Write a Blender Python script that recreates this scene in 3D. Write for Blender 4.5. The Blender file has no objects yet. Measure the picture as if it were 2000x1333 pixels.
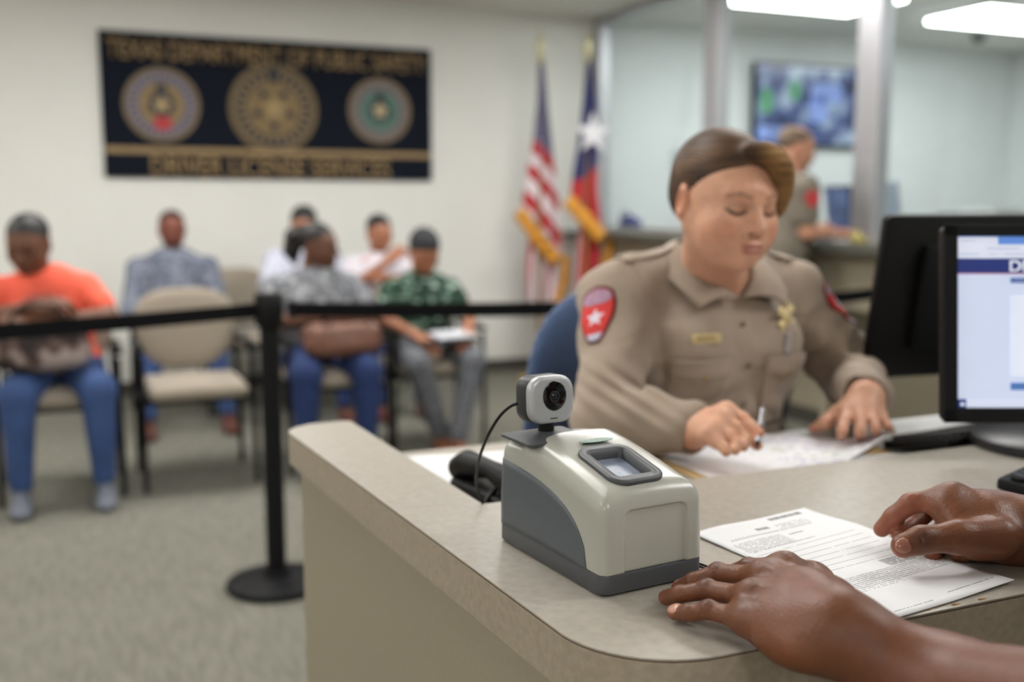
import bpy, bmesh, math, random
import numpy as np
from mathutils import Vector, Matrix
from mathutils.bvhtree import BVHTree
random.seed(4)
rng = np.random.default_rng(7)
PI = math.pi
SC = bpy.context.scene
COL = SC.collection
# ------------------------------------------------------------------ camera
F, H, YAW, PITCH = 2000.0, 1.28, math.radians(23.0), math.atan(262 / 2000)
FW = np.array([math.sin(YAW) * math.cos(PITCH), math.cos(YAW) * math.cos(PITCH), -math.sin(PITCH)])
RT = np.array([math.cos(YAW), -math.sin(YAW), 0.0]); UP = np.cross(RT, FW)
CAM = np.array([0, 0, H])
def ray(px, py): return FW + RT * (px - 1000) / F - UP * (py - 666.5) / F
def PZ(px, py, z): d = ray(px, py); return CAM + d * ((z - H) / d[2])
def PD(px, py, dep): return CAM + ray(px, py) * dep
def PY(px, py, y): d = ray(px, py); return CAM + d * (y / d[1])
def PX(px, py, x): d = ray(px, py); return CAM + d * (x / d[0])
cd = bpy.data.cameras.new('camera'); cam = bpy.data.objects.new('camera', cd); COL.objects.link(cam)
cam.location = (0, 0, H)
cam.rotation_euler = (PI / 2 - PITCH, 0, -YAW)
cd.sensor_width = 36; cd.lens = 36; cd.clip_start = .05; cd.clip_end = 60
cd.dof.use_dof = True; cd.dof.focus_distance = 0.97; cd.dof.aperture_fstop = 2.7
SC.camera = cam
w = bpy.data.worlds.new('world'); SC.world = w; w.use_nodes = True
w.node_tree.nodes['Background'].inputs[0].default_value = (.8, .85, .9, 1)
w.node_tree.nodes['Background'].inputs[1].default_value = .25
SC.view_settings.view_transform = 'Standard'; SC.view_settings.look = 'None'
SC.view_settings.gamma = 1; SC.view_settings.use_curve_mapping = False
SC.view_settings.exposure = 0.0
SC.cycles.use_denoising = True
SC.cycles.max_bounces = 7; SC.cycles.diffuse_bounces = 4; SC.cycles.glossy_bounces = 4
SC.cycles.transmission_bounces = 6; SC.cycles.transparent_max_bounces = 10
SC.cycles.caustics_reflective = False; SC.cycles.caustics_refractive = False
SC.cycles.sample_clamp_indirect = 4
PANEL_W = 15.0      # brightness of the ceiling panels
PANEL_COL = (1.0, .985, .955); BOOTH_COL = (.97, 1.0, 1.0)

# ------------------------------------------------------------------ materials
def srgb(r, g, b):
    return tuple((c / 255 / 12.92 if c / 255 <= .04045 else ((c / 255 + .055) / 1.055) ** 2.4) for c in (r, g, b)) + (1,)
def mat(name, col, rough=.6, metal=0, var=.06, vscale=30, bump=0, bscale=200, emit=0, spec=.5, coat=0, sheen=0, attr=False, sss=0, stretch=None, col2=None, aniso=None):
    m = bpy.data.materials.new(name); m.use_nodes = True
    nt = m.node_tree; b = nt.nodes['Principled BSDF']
    if len(col) == 3: col = srgb(*col)
    if col2 is not None and len(col2) == 3: col2 = srgb(*col2)
    b.inputs['Roughness'].default_value = rough; b.inputs['Metallic'].default_value = metal
    b.inputs['Specular IOR Level'].default_value = spec; b.inputs['Coat Weight'].default_value = coat
    if sheen: b.inputs['Sheen Weight'].default_value = sheen
    if sss:
        b.inputs['Subsurface Weight'].default_value = sss; b.inputs['Subsurface Radius'].default_value = (1, .3, .15)
        b.inputs['Subsurface Scale'].default_value = .006
    tc = nt.nodes.new('ShaderNodeTexCoord'); mp = nt.nodes.new('ShaderNodeMapping')
    nt.links.new(tc.outputs['Object'], mp.inputs[0])
    if stretch: mp.inputs['Scale'].default_value = stretch
    nz = nt.nodes.new('ShaderNodeTexNoise'); nz.inputs['Scale'].default_value = vscale; nz.inputs['Detail'].default_value = 4
    nt.links.new(mp.outputs[0], nz.inputs['Vector'])
    mx = nt.nodes.new('ShaderNodeMix'); mx.data_type = 'RGBA'
    rp = nt.nodes.new('ShaderNodeMapRange'); rp.inputs[1].default_value = .3; rp.inputs[2].default_value = .7
    nt.links.new(nz.outputs[0], rp.inputs[0]); nt.links.new(rp.outputs[0], mx.inputs[0])
    if attr:
        at = nt.nodes.new('ShaderNodeAttribute'); at.attribute_name = 'Col'
        g1 = nt.nodes.new('ShaderNodeMix'); g1.data_type = 'RGBA'; g1.blend_type = 'MULTIPLY'; g1.inputs[0].default_value = 1
        mx.inputs[6].default_value = (1 - var,) * 3 + (1,); mx.inputs[7].default_value = (1 + var,) * 3 + (1,)
        nt.links.new(at.outputs['Color'], g1.inputs[6]); nt.links.new(mx.outputs[2], g1.inputs[7])
        out = g1.outputs[2]
    else:
        mx.inputs[6].default_value = tuple(min(1, c * (1 - var)) for c in col[:3]) + (1,)
        mx.inputs[7].default_value = (tuple(min(1, c * (1 + var)) for c in col[:3]) + (1,)) if col2 is None else col2
        out = mx.outputs[2]
    nt.links.new(out, b.inputs['Base Color'])
    if emit:
        nt.links.new(out, b.inputs['Emission Color']); b.inputs['Emission Strength'].default_value = emit
    if bump:
        n2 = nt.nodes.new('ShaderNodeTexNoise'); n2.inputs['Scale'].default_value = bscale; n2.inputs['Detail'].default_value = 3
        nt.links.new(mp.outputs[0], n2.inputs['Vector'])
        bp = nt.nodes.new('ShaderNodeBump'); bp.inputs['Strength'].default_value = bump; bp.inputs['Distance'].default_value = .002
        nt.links.new(n2.outputs[0], bp.inputs['Height']); nt.links.new(bp.outputs[0], b.inputs['Normal'])
    return m
M = {}
M['wall'] = mat('wall_paint', (232, 231, 225), .9, var=.015, vscale=3, bump=.15, bscale=300)
M['ceil'] = mat('ceiling_paint', (240, 238, 232), .95, var=.03, vscale=40)
M['booth_wall'] = mat('booth_wall_paint', (224, 228, 228), .9, var=.02, vscale=3)
M['grid'] = mat('ceiling_grid_white', (200, 198, 192), .6)
M['base'] = mat('baseboard_rubber', (70, 66, 60), .6)
M['lam'] = mat('speckled_laminate', (172, 165, 154), .33, var=.10, vscale=90, bump=.05, bscale=500, spec=.5)
M['lam_edge'] = mat('laminate_edge', (168, 155, 136), .5, var=.10, vscale=120, bump=.1, bscale=500)
M['lam_seam'] = mat('laminate_seam', (96, 74, 56), .6)
M['panel'] = mat('cabinet_laminate', (158, 148, 128), .55, var=.04, vscale=200, bump=.08, bscale=700)
M['chip'] = mat('chipped_particleboard', (150, 116, 74), .9, var=.35, vscale=160, bump=.5, bscale=300)
M['black'] = mat('black_plastic', (13, 13, 14), .5, var=.05, spec=.25)
M['blackmat'] = mat('black_powder_coat', (15, 15, 17), .6, var=.08, spec=.2)
M['blackgloss'] = mat('glossy_black', (6, 6, 7), .08, var=0)
M['belt'] = mat('black_belt_webbing', (16, 16, 18), .9, var=.2, vscale=300, spec=.1)
M['chairfab'] = mat('beige_chair_fabric', (158, 147, 132), .95, var=.08, vscale=150, bump=.2, bscale=400, sheen=.2)
M['blue'] = mat('navy_chair_fabric', (62, 82, 118), .95, var=.1, vscale=300, bump=.3, bscale=600, sheen=.3)
M['alu'] = mat('brushed_aluminium', (190, 190, 194), .4, metal=.6, var=.03)
M['gold'] = mat('polished_gold', (226, 196, 122), .25, metal=1, var=.05)
M['sign'] = mat('navy_sign_board', (24, 28, 38), .85, var=.05, spec=.08)
M['signgold'] = mat('tan_gold_lettering', (150, 124, 84), .5, var=.08, vscale=20)
M['paper'] = mat('white_paper', (236, 236, 236), .8, var=.01)
M['ink'] = mat('grey_ink', (120, 120, 124), .8, var=.25, vscale=900)
M['inkblue'] = mat('blue_ink', (150, 152, 190), .8, var=.2, vscale=500)
M['kdark'] = mat('dark_keys', (34, 35, 38), .4, var=.05)

# carpet: woven streaks
def carpet():
    m = mat('grey_green_carpet', (132, 131, 119), .98, var=.3, vscale=60)
    nt = m.node_tree; b = nt.nodes['Principled BSDF']
    tc = nt.nodes.new('ShaderNodeTexCoord')
    mp = nt.nodes.new('ShaderNodeMapping'); mp.inputs['Scale'].default_value = (34, 5, 1); mp.inputs['Rotation'].default_value = (0, 0, .35)
    n1 = nt.nodes.new('ShaderNodeTexNoise'); n1.inputs['Scale'].default_value = 1.6; n1.inputs['Detail'].default_value = 3
    n2 = nt.nodes.new('ShaderNodeTexNoise'); n2.inputs['Scale'].default_value = 260; n2.inputs['Detail'].default_value = 2
    nt.links.new(tc.outputs['Object'], mp.inputs[0]); nt.links.new(mp.outputs[0], n1.inputs['Vector']); nt.links.new(tc.outputs['Object'], n2.inputs['Vector'])
    ad = nt.nodes.new('ShaderNodeMath'); ad.operation = 'ADD'; nt.links.new(n1.outputs[0], ad.inputs[0]); nt.links.new(n2.outputs[0], ad.inputs[1])
    cr = nt.nodes.new('ShaderNodeValToRGB'); cr.color_ramp.elements[0].position = .75; cr.color_ramp.elements[1].position = 1.3
    mr = nt.nodes.new('ShaderNodeMapRange'); mr.inputs[1].default_value = .7; mr.inputs[2].default_value = 1.3
    nt.links.new(ad.outputs[0], mr.inputs[0]); nt.links.new(mr.outputs[0], cr.inputs[0])
    cr.color_ramp.elements[0].position = 0; cr.color_ramp.elements[1].position = 1
    cr.color_ramp.elements[0].color = srgb(96, 95, 86); cr.color_ramp.elements[1].color = srgb(134, 131, 119)
    nt.links.new(cr.outputs[0], b.inputs['Base Color'])
    bp = nt.nodes.new('ShaderNodeBump'); bp.inputs['Strength'].default_value = .5; bp.inputs['Distance'].default_value = .004
    nt.links.new(n2.outputs[0], bp.inputs['Height']); nt.links.new(bp.outputs[0], b.inputs['Normal'])
    return m
M['carpet'] = carpet()
def glassmat(name, tint, refl=.06, dens=.9):
    m = bpy.data.materials.new(name); m.use_nodes = True; nt = m.node_tree; nt.nodes.clear()
    o = nt.nodes.new('ShaderNodeOutputMaterial'); t = nt.nodes.new('ShaderNodeBsdfTransparent'); g = nt.nodes.new('ShaderNodeBsdfGlossy')
    t.inputs[0].default_value = tint + (1,); g.inputs['Roughness'].default_value = .03
    lw = nt.nodes.new('ShaderNodeLayerWeight'); lw.inputs[0].default_value = .5
    pw = nt.nodes.new('ShaderNodeMath'); pw.operation = 'POWER'; pw.inputs[1].default_value = 4; nt.links.new(lw.outputs['Facing'], pw.inputs[0])
    ma = nt.nodes.new('ShaderNodeMath'); ma.operation = 'MULTIPLY_ADD'; ma.inputs[1].default_value = .5; ma.inputs[2].default_value = .03; nt.links.new(pw.outputs[0], ma.inputs[0])
    mx = nt.nodes.new('ShaderNodeMixShader'); nt.links.new(ma.outputs[0], mx.inputs[0]); nt.links.new(t.outputs[0], mx.inputs[1]); nt.links.new(g.outputs[0], mx.inputs[2]); nt.links.new(mx.outputs[0], o.inputs[0])
    return m
M['glass'] = glassmat('window_glass', (.95, .975, .972))
def emis(name, col, s):
    m = bpy.data.materials.new(name); m.use_nodes = True; nt = m.node_tree; nt.nodes.clear()
    o = nt.nodes.new('ShaderNodeOutputMaterial'); e = nt.nodes.new('ShaderNodeEmission'); e.inputs[0].default_value = tuple(col[:3]) + (1,); e.inputs[1].default_value = s
    nt.links.new(e.outputs[0], o.inputs[0]); return m

# ------------------------------------------------------------------ objects
ORG = {}
def tag(o, label=None, cat=None, group=None, kind=None):
    if label: o['label'] = label
    if cat: o['category'] = cat
    if group: o['group'] = group
    if kind: o['kind'] = kind
    return o
def thing(name, label, cat, loc=(0, 0, 0), rotz=0, group=None):
    o = bpy.data.objects.new(name, None); COL.objects.link(o); o.location = loc; o.rotation_euler = (0, 0, rotz)
    o.empty_display_size = .05
    ORG[o] = np.array(loc, float) if rotz == 0 else None
    return tag(o, label, cat, group)
def addo(name, me, m, parent=None, local=False):
    """link a mesh; its vertices are in world space unless local"""
    o = bpy.data.objects.new(name, me); COL.objects.link(o)
    if m: me.materials.append(m)
    org = np.zeros(3)
    if parent is not None:
        o.parent = parent; org = ORG[parent] if not local else np.zeros(3)
        if org is None: org = np.zeros(3)
    if parent is not None and not local:
        me.transform(Matrix.Translation(-Vector(org)))
        ORG[o] = org
    else: ORG[o] = np.zeros(3)
    return o
def recenter(o):
    """origin of a top-level mesh to its base centre"""
    co = [v.co for v in o.data.vertices]
    c = Vector(((min(v.x for v in co) + max(v.x for v in co)) / 2, (min(v.y for v in co) + max(v.y for v in co)) / 2, min(v.z for v in co)))
    o.data.transform(Matrix.Translation(-c)); o.location = c; ORG[o] = np.array(c)
    return o
def meshof(name, V, Fc, smooth=False):
    me = bpy.data.meshes.new(name); me.from_pydata([tuple(map(float, v)) for v in V], [], Fc)
    if smooth: me.polygons.foreach_set('use_smooth', [True] * len(me.polygons))
    me.update(); return me
class MB:
    def __init__(s): s.V = []; s.F = []
    def add(s, V, Fc):
        n = len(s.V); s.V += [tuple(v) for v in V]; s.F += [tuple(i + n for i in f) for f in Fc]; return s
    def bm(s, b):
        b.verts.ensure_lookup_table(); b.verts.index_update()
        s.add([v.co[:] for v in b.verts], [[v.index for v in f.verts] for f in b.faces]); b.free(); return s
    def box(s, c, size, r=0, mtx=None, seg=2):
        b = bmesh.new(); bmesh.ops.create_cube(b, size=1); bmesh.ops.scale(b, vec=size, verts=b.verts)
        if r: bmesh.ops.bevel(b, geom=b.edges[:], offset=r, segments=seg, affect='EDGES', profile=.5)
        if mtx is not None: bmesh.ops.transform(b, matrix=mtx, verts=b.verts)
        bmesh.ops.translate(b, vec=Vector(c), verts=b.verts); return s.bm(b)
    def tube(s, pts, r, n=10, cap=True):
        pts = [Vector(p) for p in pts]; rs = r if hasattr(r, '__len__') else [r] * len(pts)
        V = []; Fc = []; t0 = (pts[1] - pts[0]).normalized(); a = t0.orthogonal().normalized()
        for i, p in enumerate(pts):
            t = ((pts[min(i + 1, len(pts) - 1)] - pts[max(i - 1, 0)])).normalized()
            a = (a - t * a.dot(t)).normalized(); b = t.cross(a)
            for k in range(n):
                q = 2 * PI * k / n; V.append(p + (a * math.cos(q) + b * math.sin(q)) * rs[i])
        for i in range(len(pts) - 1):
            for k in range(n): Fc.append((i * n + k, i * n + (k + 1) % n, (i + 1) * n + (k + 1) % n, (i + 1) * n + k))
        if cap: Fc.append(tuple(range(n))[::-1]); Fc.append(tuple(range((len(pts) - 1) * n, len(pts) * n)))
        return s.add(V, Fc)
    def lathe(s, prof, c=(0, 0, 0), n=32, mtx=None):
        V = []; Fc = []; m = len(prof)
        for k in range(n):
            q = 2 * PI * k / n
            for (r, z) in prof:
                v = Vector((r * math.cos(q), r * math.sin(q), z))
                if mtx is not None: v = mtx @ v
                V.append(v + Vector(c))
        for k in range(n):
            k2 = (k + 1) % n
            for i in range(m - 1): Fc.append((k * m + i, k2 * m + i, k2 * m + i + 1, k * m + i + 1))
        b = MB(); b.add(V, Fc)
        bm_ = bmesh.new()
        vs = [bm_.verts.new(v) for v in b.V]
        for f in b.F:
            try: bm_.faces.new([vs[i] for i in f])
            except ValueError: pass
        bmesh.ops.remove_doubles(bm_, verts=bm_.verts, dist=1e-6); return s.bm(bm_)
    def prism(s, poly, z0, z1, bev=0, mtx=None, seg=2):
        b = bmesh.new(); vs = [b.verts.new((p[0], p[1], z1)) for p in poly]; f = b.faces.new(vs)
        if f.normal.z < 0: f.normal_flip()
        r = bmesh.ops.extrude_face_region(b, geom=[f]); bmesh.ops.translate(b, vec=(0, 0, z0 - z1), verts=[v for v in r['geom'] if isinstance(v, bmesh.types.BMVert)])
        bmesh.ops.recalc_face_normals(b, faces=b.faces)
        if bev:
            ed = [e for e in b.edges if abs(e.verts[0].co.z - e.verts[1].co.z) < 1e-6]
            bmesh.ops.bevel(b, geom=ed, offset=bev, segments=seg, affect='EDGES', profile=.5)
        if mtx is not None: bmesh.ops.transform(b, matrix=mtx, verts=b.verts)
        return s.bm(b)
    def build(s, name, m, parent=None, local=False, smooth=False):
        me = meshof(name, s.V, s.F, smooth)
        if smooth == 'auto':
            me.polygons.foreach_set('use_smooth', [True] * len(me.polygons)); me.set_sharp_from_angle(angle=math.radians(38))
        return addo(name, me, m, parent, local)
def arc(cx, cy, r, a0, a1, n=8):
    return [(cx + r * math.cos(math.radians(a0 + (a1 - a0) * i / n)), cy + r * math.sin(math.radians(a0 + (a1 - a0) * i / n))) for i in range(n + 1)]
def rrect(w, h, r, n=6, cx=0, cy=0):
    P = []
    for sx, sy, a in ((1, 1, 0), (-1, 1, 90), (-1, -1, 180), (1, -1, 270)):
        P += arc(cx + sx * (w / 2 - r), cy + sy * (h / 2 - r), r, a, a + 90, n)
    return P
def basis(x, y, z, o=(0, 0, 0)):
    m = Matrix.Identity(4)
    for i in range(3): m[i][0] = x[i]; m[i][1] = y[i]; m[i][2] = z[i]; m[i][3] = o[i]
    return m
def nrm(v): v = np.array(v, float); return v / np.linalg.norm(v)
def struct(name, mb, m, **k):
    o = mb.build(name, m, **k); o['kind'] = 'structure'; return o
def copy_tree(o, parent=None):
    c = o.copy(); COL.objects.link(c)
    if parent is not None: c.parent = parent
    ORG[c] = ORG.get(o)
    for ch in list(o.children): copy_tree(ch, c)
    return c

# ------------------------------------------------------------------ implicit surfaces
class SDF:
    def __init__(s): s.ops = []; s.post = None
    @staticmethod
    def _v(p): return np.array(p, np.float64)
    def cap(s, a, b, r1, r2=None, k=.01, sub=False, flat=None):
        a, b = s._v(a), s._v(b); r2 = r1 if r2 is None else r2; m = max(r1, r2)
        s.ops.append(('c', np.minimum(a, b) - m, np.maximum(a, b) + m, k, sub, (a, b, r1, r2, flat))); return s
    def chain(s, pts, rs, k=.01, k0=None, flat=None):
        for i in range(len(pts) - 1): s.cap(pts[i], pts[i + 1], rs[i], rs[i + 1], k if (i or k0 is None) else k0, flat=flat)
        return s
    def ell(s, c, r, R=None, k=.01, sub=False):
        c, r = s._v(c), s._v(r); R = np.eye(3) if R is None else R; m = np.sqrt(((R * r) ** 2).sum(1))
        s.ops.append(('e', c - m, c + m, k, sub, (c, r, R))); return s
    def box(s, c, h, rd=.0, R=None, k=.01, sub=False):
        c, h = s._v(c), s._v(h); R = np.eye(3) if R is None else R; m = np.abs(R) @ h
        s.ops.append(('b', c - m, c + m, k, sub, (c, h, R, rd))); return s
    def fn(s, f, lo, hi, k=.01, sub=False):
        s.ops.append(('f', s._v(lo), s._v(hi), k, sub, f)); return s
    def ev(s, op, X, Y, Z):
        t, a = op[0], op[5]
        if t == 'c':
            A, B, r1, r2, fl = a; ba = B - A; L = max(float(ba @ ba), 1e-12)
            x, y, z = X - A[0], Y - A[1], Z - A[2]
            h = np.clip((x * ba[0] + y * ba[1] + z * ba[2]) / L, 0, 1)
            x = x - h * ba[0]; y = y - h * ba[1]; z = z - h * ba[2]
            q = x * x + y * y + z * z
            if fl is not None:
                n, f = fl; q = q + (f * f - 1) * (x * n[0] + y * n[1] + z * n[2]) ** 2
            return np.sqrt(q) - (r1 + (r2 - r1) * h)
        if t == 'e':
            c, r, R = a; x, y, z = X - c[0], Y - c[1], Z - c[2]
            k0 = 0; k1 = 0
            for i in range(3):
                u = (x * R[0, i] + y * R[1, i] + z * R[2, i]) / r[i]; k0 = k0 + u * u; k1 = k1 + (u / r[i]) ** 2
            k0 = np.sqrt(k0); return k0 * (k0 - 1) / (np.sqrt(k1) + 1e-6)
        if t == 'b':
            c, h, R, rd = a; x, y, z = X - c[0], Y - c[1], Z - c[2]; q = []
            for i in range(3): q.append(np.abs(x * R[0, i] + y * R[1, i] + z * R[2, i]) - (h[i] - rd))
            o = np.sqrt(np.maximum(q[0], 0) ** 2 + np.maximum(q[1], 0) ** 2 + np.maximum(q[2], 0) ** 2)
            return o + np.minimum(np.maximum(np.maximum(q[0], q[1]), q[2]), 0) - rd
        return a(X, Y, Z)
    def mesh(s, h, lo=None, hi=None):
        add = [o for o in s.ops if not o[4]]
        if lo is None: lo = np.min([o[1] for o in add], 0) - .01 - 2 * h
        if hi is None: hi = np.max([o[2] for o in add], 0) + .01 + 2 * h
        lo = np.array(lo, float); n = np.ceil((np.array(hi) - lo) / h).astype(int) + 1
        ax = [(lo[i] + h * np.arange(n[i])).astype(np.float32) for i in range(3)]
        D = np.full(n, .5, np.float32)
        for op in s.ops:
            pad = op[3] + 2.5 * h
            i0 = np.maximum(((op[1] - pad - lo) / h).astype(int), 0); i1 = np.minimum(((op[2] + pad - lo) / h).astype(int) + 2, n)
            if (i1 <= i0).any(): continue
            sl = tuple(slice(i0[i], i1[i]) for i in range(3))
            d = s.ev(op, ax[0][sl[0]][:, None, None], ax[1][sl[1]][None, :, None], ax[2][sl[2]][None, None, :])
            k = op[3]; E = D[sl]
            if op[4]:
                d = -d
                if k > 0: t = np.maximum(k - np.abs(E - d), 0) / k; D[sl] = np.maximum(E, d) + t * t * k * .25
                else: D[sl] = np.maximum(E, d)
            else:
                if k > 0: t = np.maximum(k - np.abs(E - d), 0) / k; D[sl] = np.minimum(E, d) - t * t * k * .25
                else: D[sl] = np.minimum(E, d)
        if s.post is not None: D = s.post(D, ax[0][:, None, None], ax[1][None, :, None], ax[2][None, None, :])
        return nets(D, lo, h)
def nets(D, lo, h):
    n = D.shape; S = D < 0
    c = np.zeros([m - 1 for m in n], np.int8)
    for i in (0, 1):
        for j in (0, 1):
            for k in (0, 1): c += S[i:n[0] - 1 + i, j:n[1] - 1 + j, k:n[2] - 1 + k]
    act = (c > 0) & (c < 8); I = np.argwhere(act)
    idx = np.full(act.shape, -1, np.int32); idx[act] = np.arange(len(I))
    P = np.zeros((len(I), 3)); W = np.zeros(len(I))
    cs = [(0, 0, 0), (1, 0, 0), (0, 1, 0), (1, 1, 0), (0, 0, 1), (1, 0, 1), (0, 1, 1), (1, 1, 1)]
    dv = [D[I[:, 0] + a, I[:, 1] + b, I[:, 2] + g] for a, b, g in cs]
    for a, b in ((0, 1), (2, 3), (4, 5), (6, 7), (0, 2), (1, 3), (4, 6), (5, 7), (0, 4), (1, 5), (2, 6), (3, 7)):
        da, db = dv[a], dv[b]; m = (da < 0) != (db < 0)
        t = np.where(m, da / np.where(m, da - db, 1), 0)[:, None]
        p = np.array(cs[a]) + t * (np.array(cs[b]) - np.array(cs[a])); P += p * m[:, None]; W += m
    V = lo + h * (I + P / W[:, None])
    Q = []
    for ax_ in range(3):
        A = [slice(None)] * 3; B = [slice(None)] * 3; A[ax_] = slice(0, n[ax_] - 1); B[ax_] = slice(1, n[ax_])
        o1, o2 = [(1, 2), (2, 0), (0, 1)][ax_]
        X = S[tuple(A)] != S[tuple(B)]; E = np.argwhere(X)
        E = E[(E[:, o1] > 0) & (E[:, o2] > 0) & (E[:, o1] < n[o1] - 1) & (E[:, o2] < n[o2] - 1)]
        def g(d1, d2):
            e = E.copy(); e[:, o1] -= d1; e[:, o2] -= d2; return idx[e[:, 0], e[:, 1], e[:, 2]]
        q = np.stack([g(1, 1), g(0, 1), g(0, 0), g(1, 0)], 1)
        fl = ~S[E[:, 0], E[:, 1], E[:, 2]]
        q[fl] = q[fl][:, ::-1]; Q.append(q)
    return V, np.concatenate(Q)
def npmesh(name, parts):
    V = []; Q = []; n = 0
    for v, q in parts: V.append(v); Q.append(q + n); n += len(v)
    V = np.concatenate(V); Q = np.concatenate(Q).astype(np.int32)
    me = bpy.data.meshes.new(name); me.vertices.add(len(V)); me.vertices.foreach_set('co', V.astype(np.float32).ravel())
    me.loops.add(Q.size); me.loops.foreach_set('vertex_index', Q.ravel())
    me.polygons.add(len(Q)); me.polygons.foreach_set('loop_start', np.arange(0, Q.size, 4, dtype=np.int32)); me.polygons.foreach_set('loop_total', np.full(len(Q), 4, np.int32))
    me.polygons.foreach_set('use_smooth', np.ones(len(Q), bool)); me.update(); me.validate()
    return me
def colour(me, V, base, blobs, face=None):
    """surface colour; blobs = (a, b, radius, colour, softness, strength)"""
    C_ = np.tile(np.array(base[:3], np.float32), (len(V), 1))
    for a, b, r, c, sf, st in blobs:
        a = np.array(a, float); b = np.array(b, float); ba = b - a; L = max(ba @ ba, 1e-12)
        h = np.clip(((V - a) @ ba) / L, 0, 1)[:, None]; d = np.linalg.norm(V - a - h * ba, axis=1)
        wt = (np.clip((r + sf - d) / (2 * sf), 0, 1) * st)[:, None]; C_ = C_ * (1 - wt) + np.array(c[:3]) * wt
    if face is not None:
        c0, R0, q0, strokes = face; P = ((V - c0) @ R0) / q0; front = (P[:, 1] < -.035)
        for (xa, za, xb, zb, r, c, sf, st) in strokes:
            a = np.array([xa, za]); b = np.array([xb, zb]); ba = b - a; L = max(ba @ ba, 1e-12); Q2 = P[:, [0, 2]]
            h = np.clip(((Q2 - a) @ ba) / L, 0, 1)[:, None]; d = np.linalg.norm(Q2 - a - h * ba, axis=1)
            wt = (np.clip((r + sf - d) / (2 * sf), 0, 1) * st * front)[:, None]; C_ = C_ * (1 - wt) + np.array(c[:3]) * wt
    at = me.color_attributes.new('Col', 'FLOAT_COLOR', 'POINT')
    at.data.foreach_set('color', np.concatenate([C_, np.ones((len(V), 1))], 1).astype(np.float32).ravel())
def rotm(rx=0, ry=0, rz=0):
    return np.array((Matrix.Rotation(rz, 3, 'Z') @ Matrix.Rotation(ry, 3, 'Y') @ Matrix.Rotation(rx, 3, 'X')))
# ================================================================== setting
WY, PXX, CZ = 7.35, 3.81, 2.74
struct('floor', MB().box((2.15, 1.9, -.05), (12.5, 11.2, .1)), M['carpet'])
struct('ceiling', MB().box((2.15, 1.9, CZ + .05), (12.5, 11.2, .1)), M['ceil'])
struct('wall_front', MB().box((-.095, WY + .06, CZ / 2), (7.81, .12, CZ)), M['wall'])
struct('wall_booth', MB().box((6.11, WY + .06, CZ / 2), (4.6, .12, CZ)), M['booth_wall'])
struct('wall_left', MB().box((-4.06, 1.9, CZ / 2), (.12, 11.1, CZ)), M['wall'])
struct('wall_rear', MB().box((2.15, -3.56, CZ / 2), (12.5, .12, CZ)), M['wall'])
struct('wall_right', MB().box((8.36, 1.9, CZ / 2), (.12, 11.1, CZ)), M['booth_wall'])
struct('wall_partition', MB().box((PXX + .05, 1.9, .90), (.34, 10.9, .30)).box((PXX + .20, 1.9, .40), (.10, 10.9, .80)), M['panel'])
struct('baseboard_front', MB().box((-.1, WY - .006, .05), (7.8, .012, .1), .003), M['base'])
struct('baseboard_partition', MB().box((PXX + .144, 1.9, .05), (.012, 10.9, .1), .003), M['base'])
struct('trim_1', MB().box((PXX + .05, 1.9, CZ - .03), (.1, 10.9, .06), .004), M['alu'])
mul = [7.29, 5.72, 4.28, 2.84, 1.40, -.04, -1.48, -2.92]
for i, y in enumerate(mul):
    wd = .10 if i == 0 else (.17 if i in (1, 2) else .12)
    f = struct('window_%d' % (i + 1), MB().box((PXX + .05, y, 1.1 + (CZ - 1.16) / 2), (.09, wd, CZ - 1.16), .006), M['alu'])
    y1 = mul[i + 1] + .085 if i < 7 else -3.5
    p = MB().box((PXX + .05, (y - wd / 2 + y1) / 2, 1.1 + (CZ - 1.16) / 2), (.008, y - wd / 2 - y1, CZ - 1.16)).build('pane', M['glass'], f)
    MB().box((PXX + .004, (y - wd / 2 + y1) / 2, 1.115), (.012, y - wd / 2 - y1, .03), .003).build('glazing_bead', M['alu'], f)

def ceiling_light(cx, cy, sx, sy, col, label, s, grp):
    t = thing('ceiling_light', label, 'ceiling light', (cx, cy, CZ - .03), group=grp)
    f = MB()
    for dx, dy, ww, hh in ((0, sy / 2 + .015, sx + .06, .03), (0, -sy / 2 - .015, sx + .06, .03), (sx / 2 + .015, 0, .03, sy), (-sx / 2 - .015, 0, .03, sy)):
        f.box((cx + dx, cy + dy, CZ - .012), (ww, hh, .024), .002)
    f.build('frame', M['grid'], t)
    MB().box((cx, cy, CZ - .027), (sx, sy, .05), .006).build('diffuser', emis('light_diffuser', col, s), t)
CL = [(-2.3, -1.7, 'over the rear left corner'), (.6, -1.7, 'behind the camera'), (-2.3, 1.6, 'halfway along the left wall'), (.2, 2.3, 'over the belt barrier'), (2.6, .4, 'above the counter and desk'),
      (-2.0, 5.0, 'over the left end of the waiting rows'), (.4, 5.2, 'in front of the wall sign'), (2.7, 5.0, 'in front of the two flags'), (2.4, 2.7, 'behind the seated officer')]
for cx, cy, lb in CL:
    ceiling_light(cx, cy, 1.2, .6, PANEL_COL, 'flat fluorescent ceiling light ' + lb, PANEL_W * (1.3 if cy > 4.5 else 1), 'waiting room ceiling lights')
ceiling_light(4.75, 5.95, 1.2, .6, BOOTH_COL, 'bright booth ceiling light cut by the top of the photo between the mullions', 14, 'booth ceiling lights')
ceiling_light(6.75, 5.98, 1.2, .6, BOOTH_COL, 'bright booth ceiling light at the upper right corner', 14, 'booth ceiling lights')
ceiling_light(5.9, 2.6, 1.2, .6, BOOTH_COL, 'booth ceiling light over the booth desk', 14, 'booth ceiling lights')
ceiling_light(5.9, -.8, 1.2, .6, BOOTH_COL, 'booth ceiling light at the rear of the booth', 14, 'booth ceiling lights')

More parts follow.
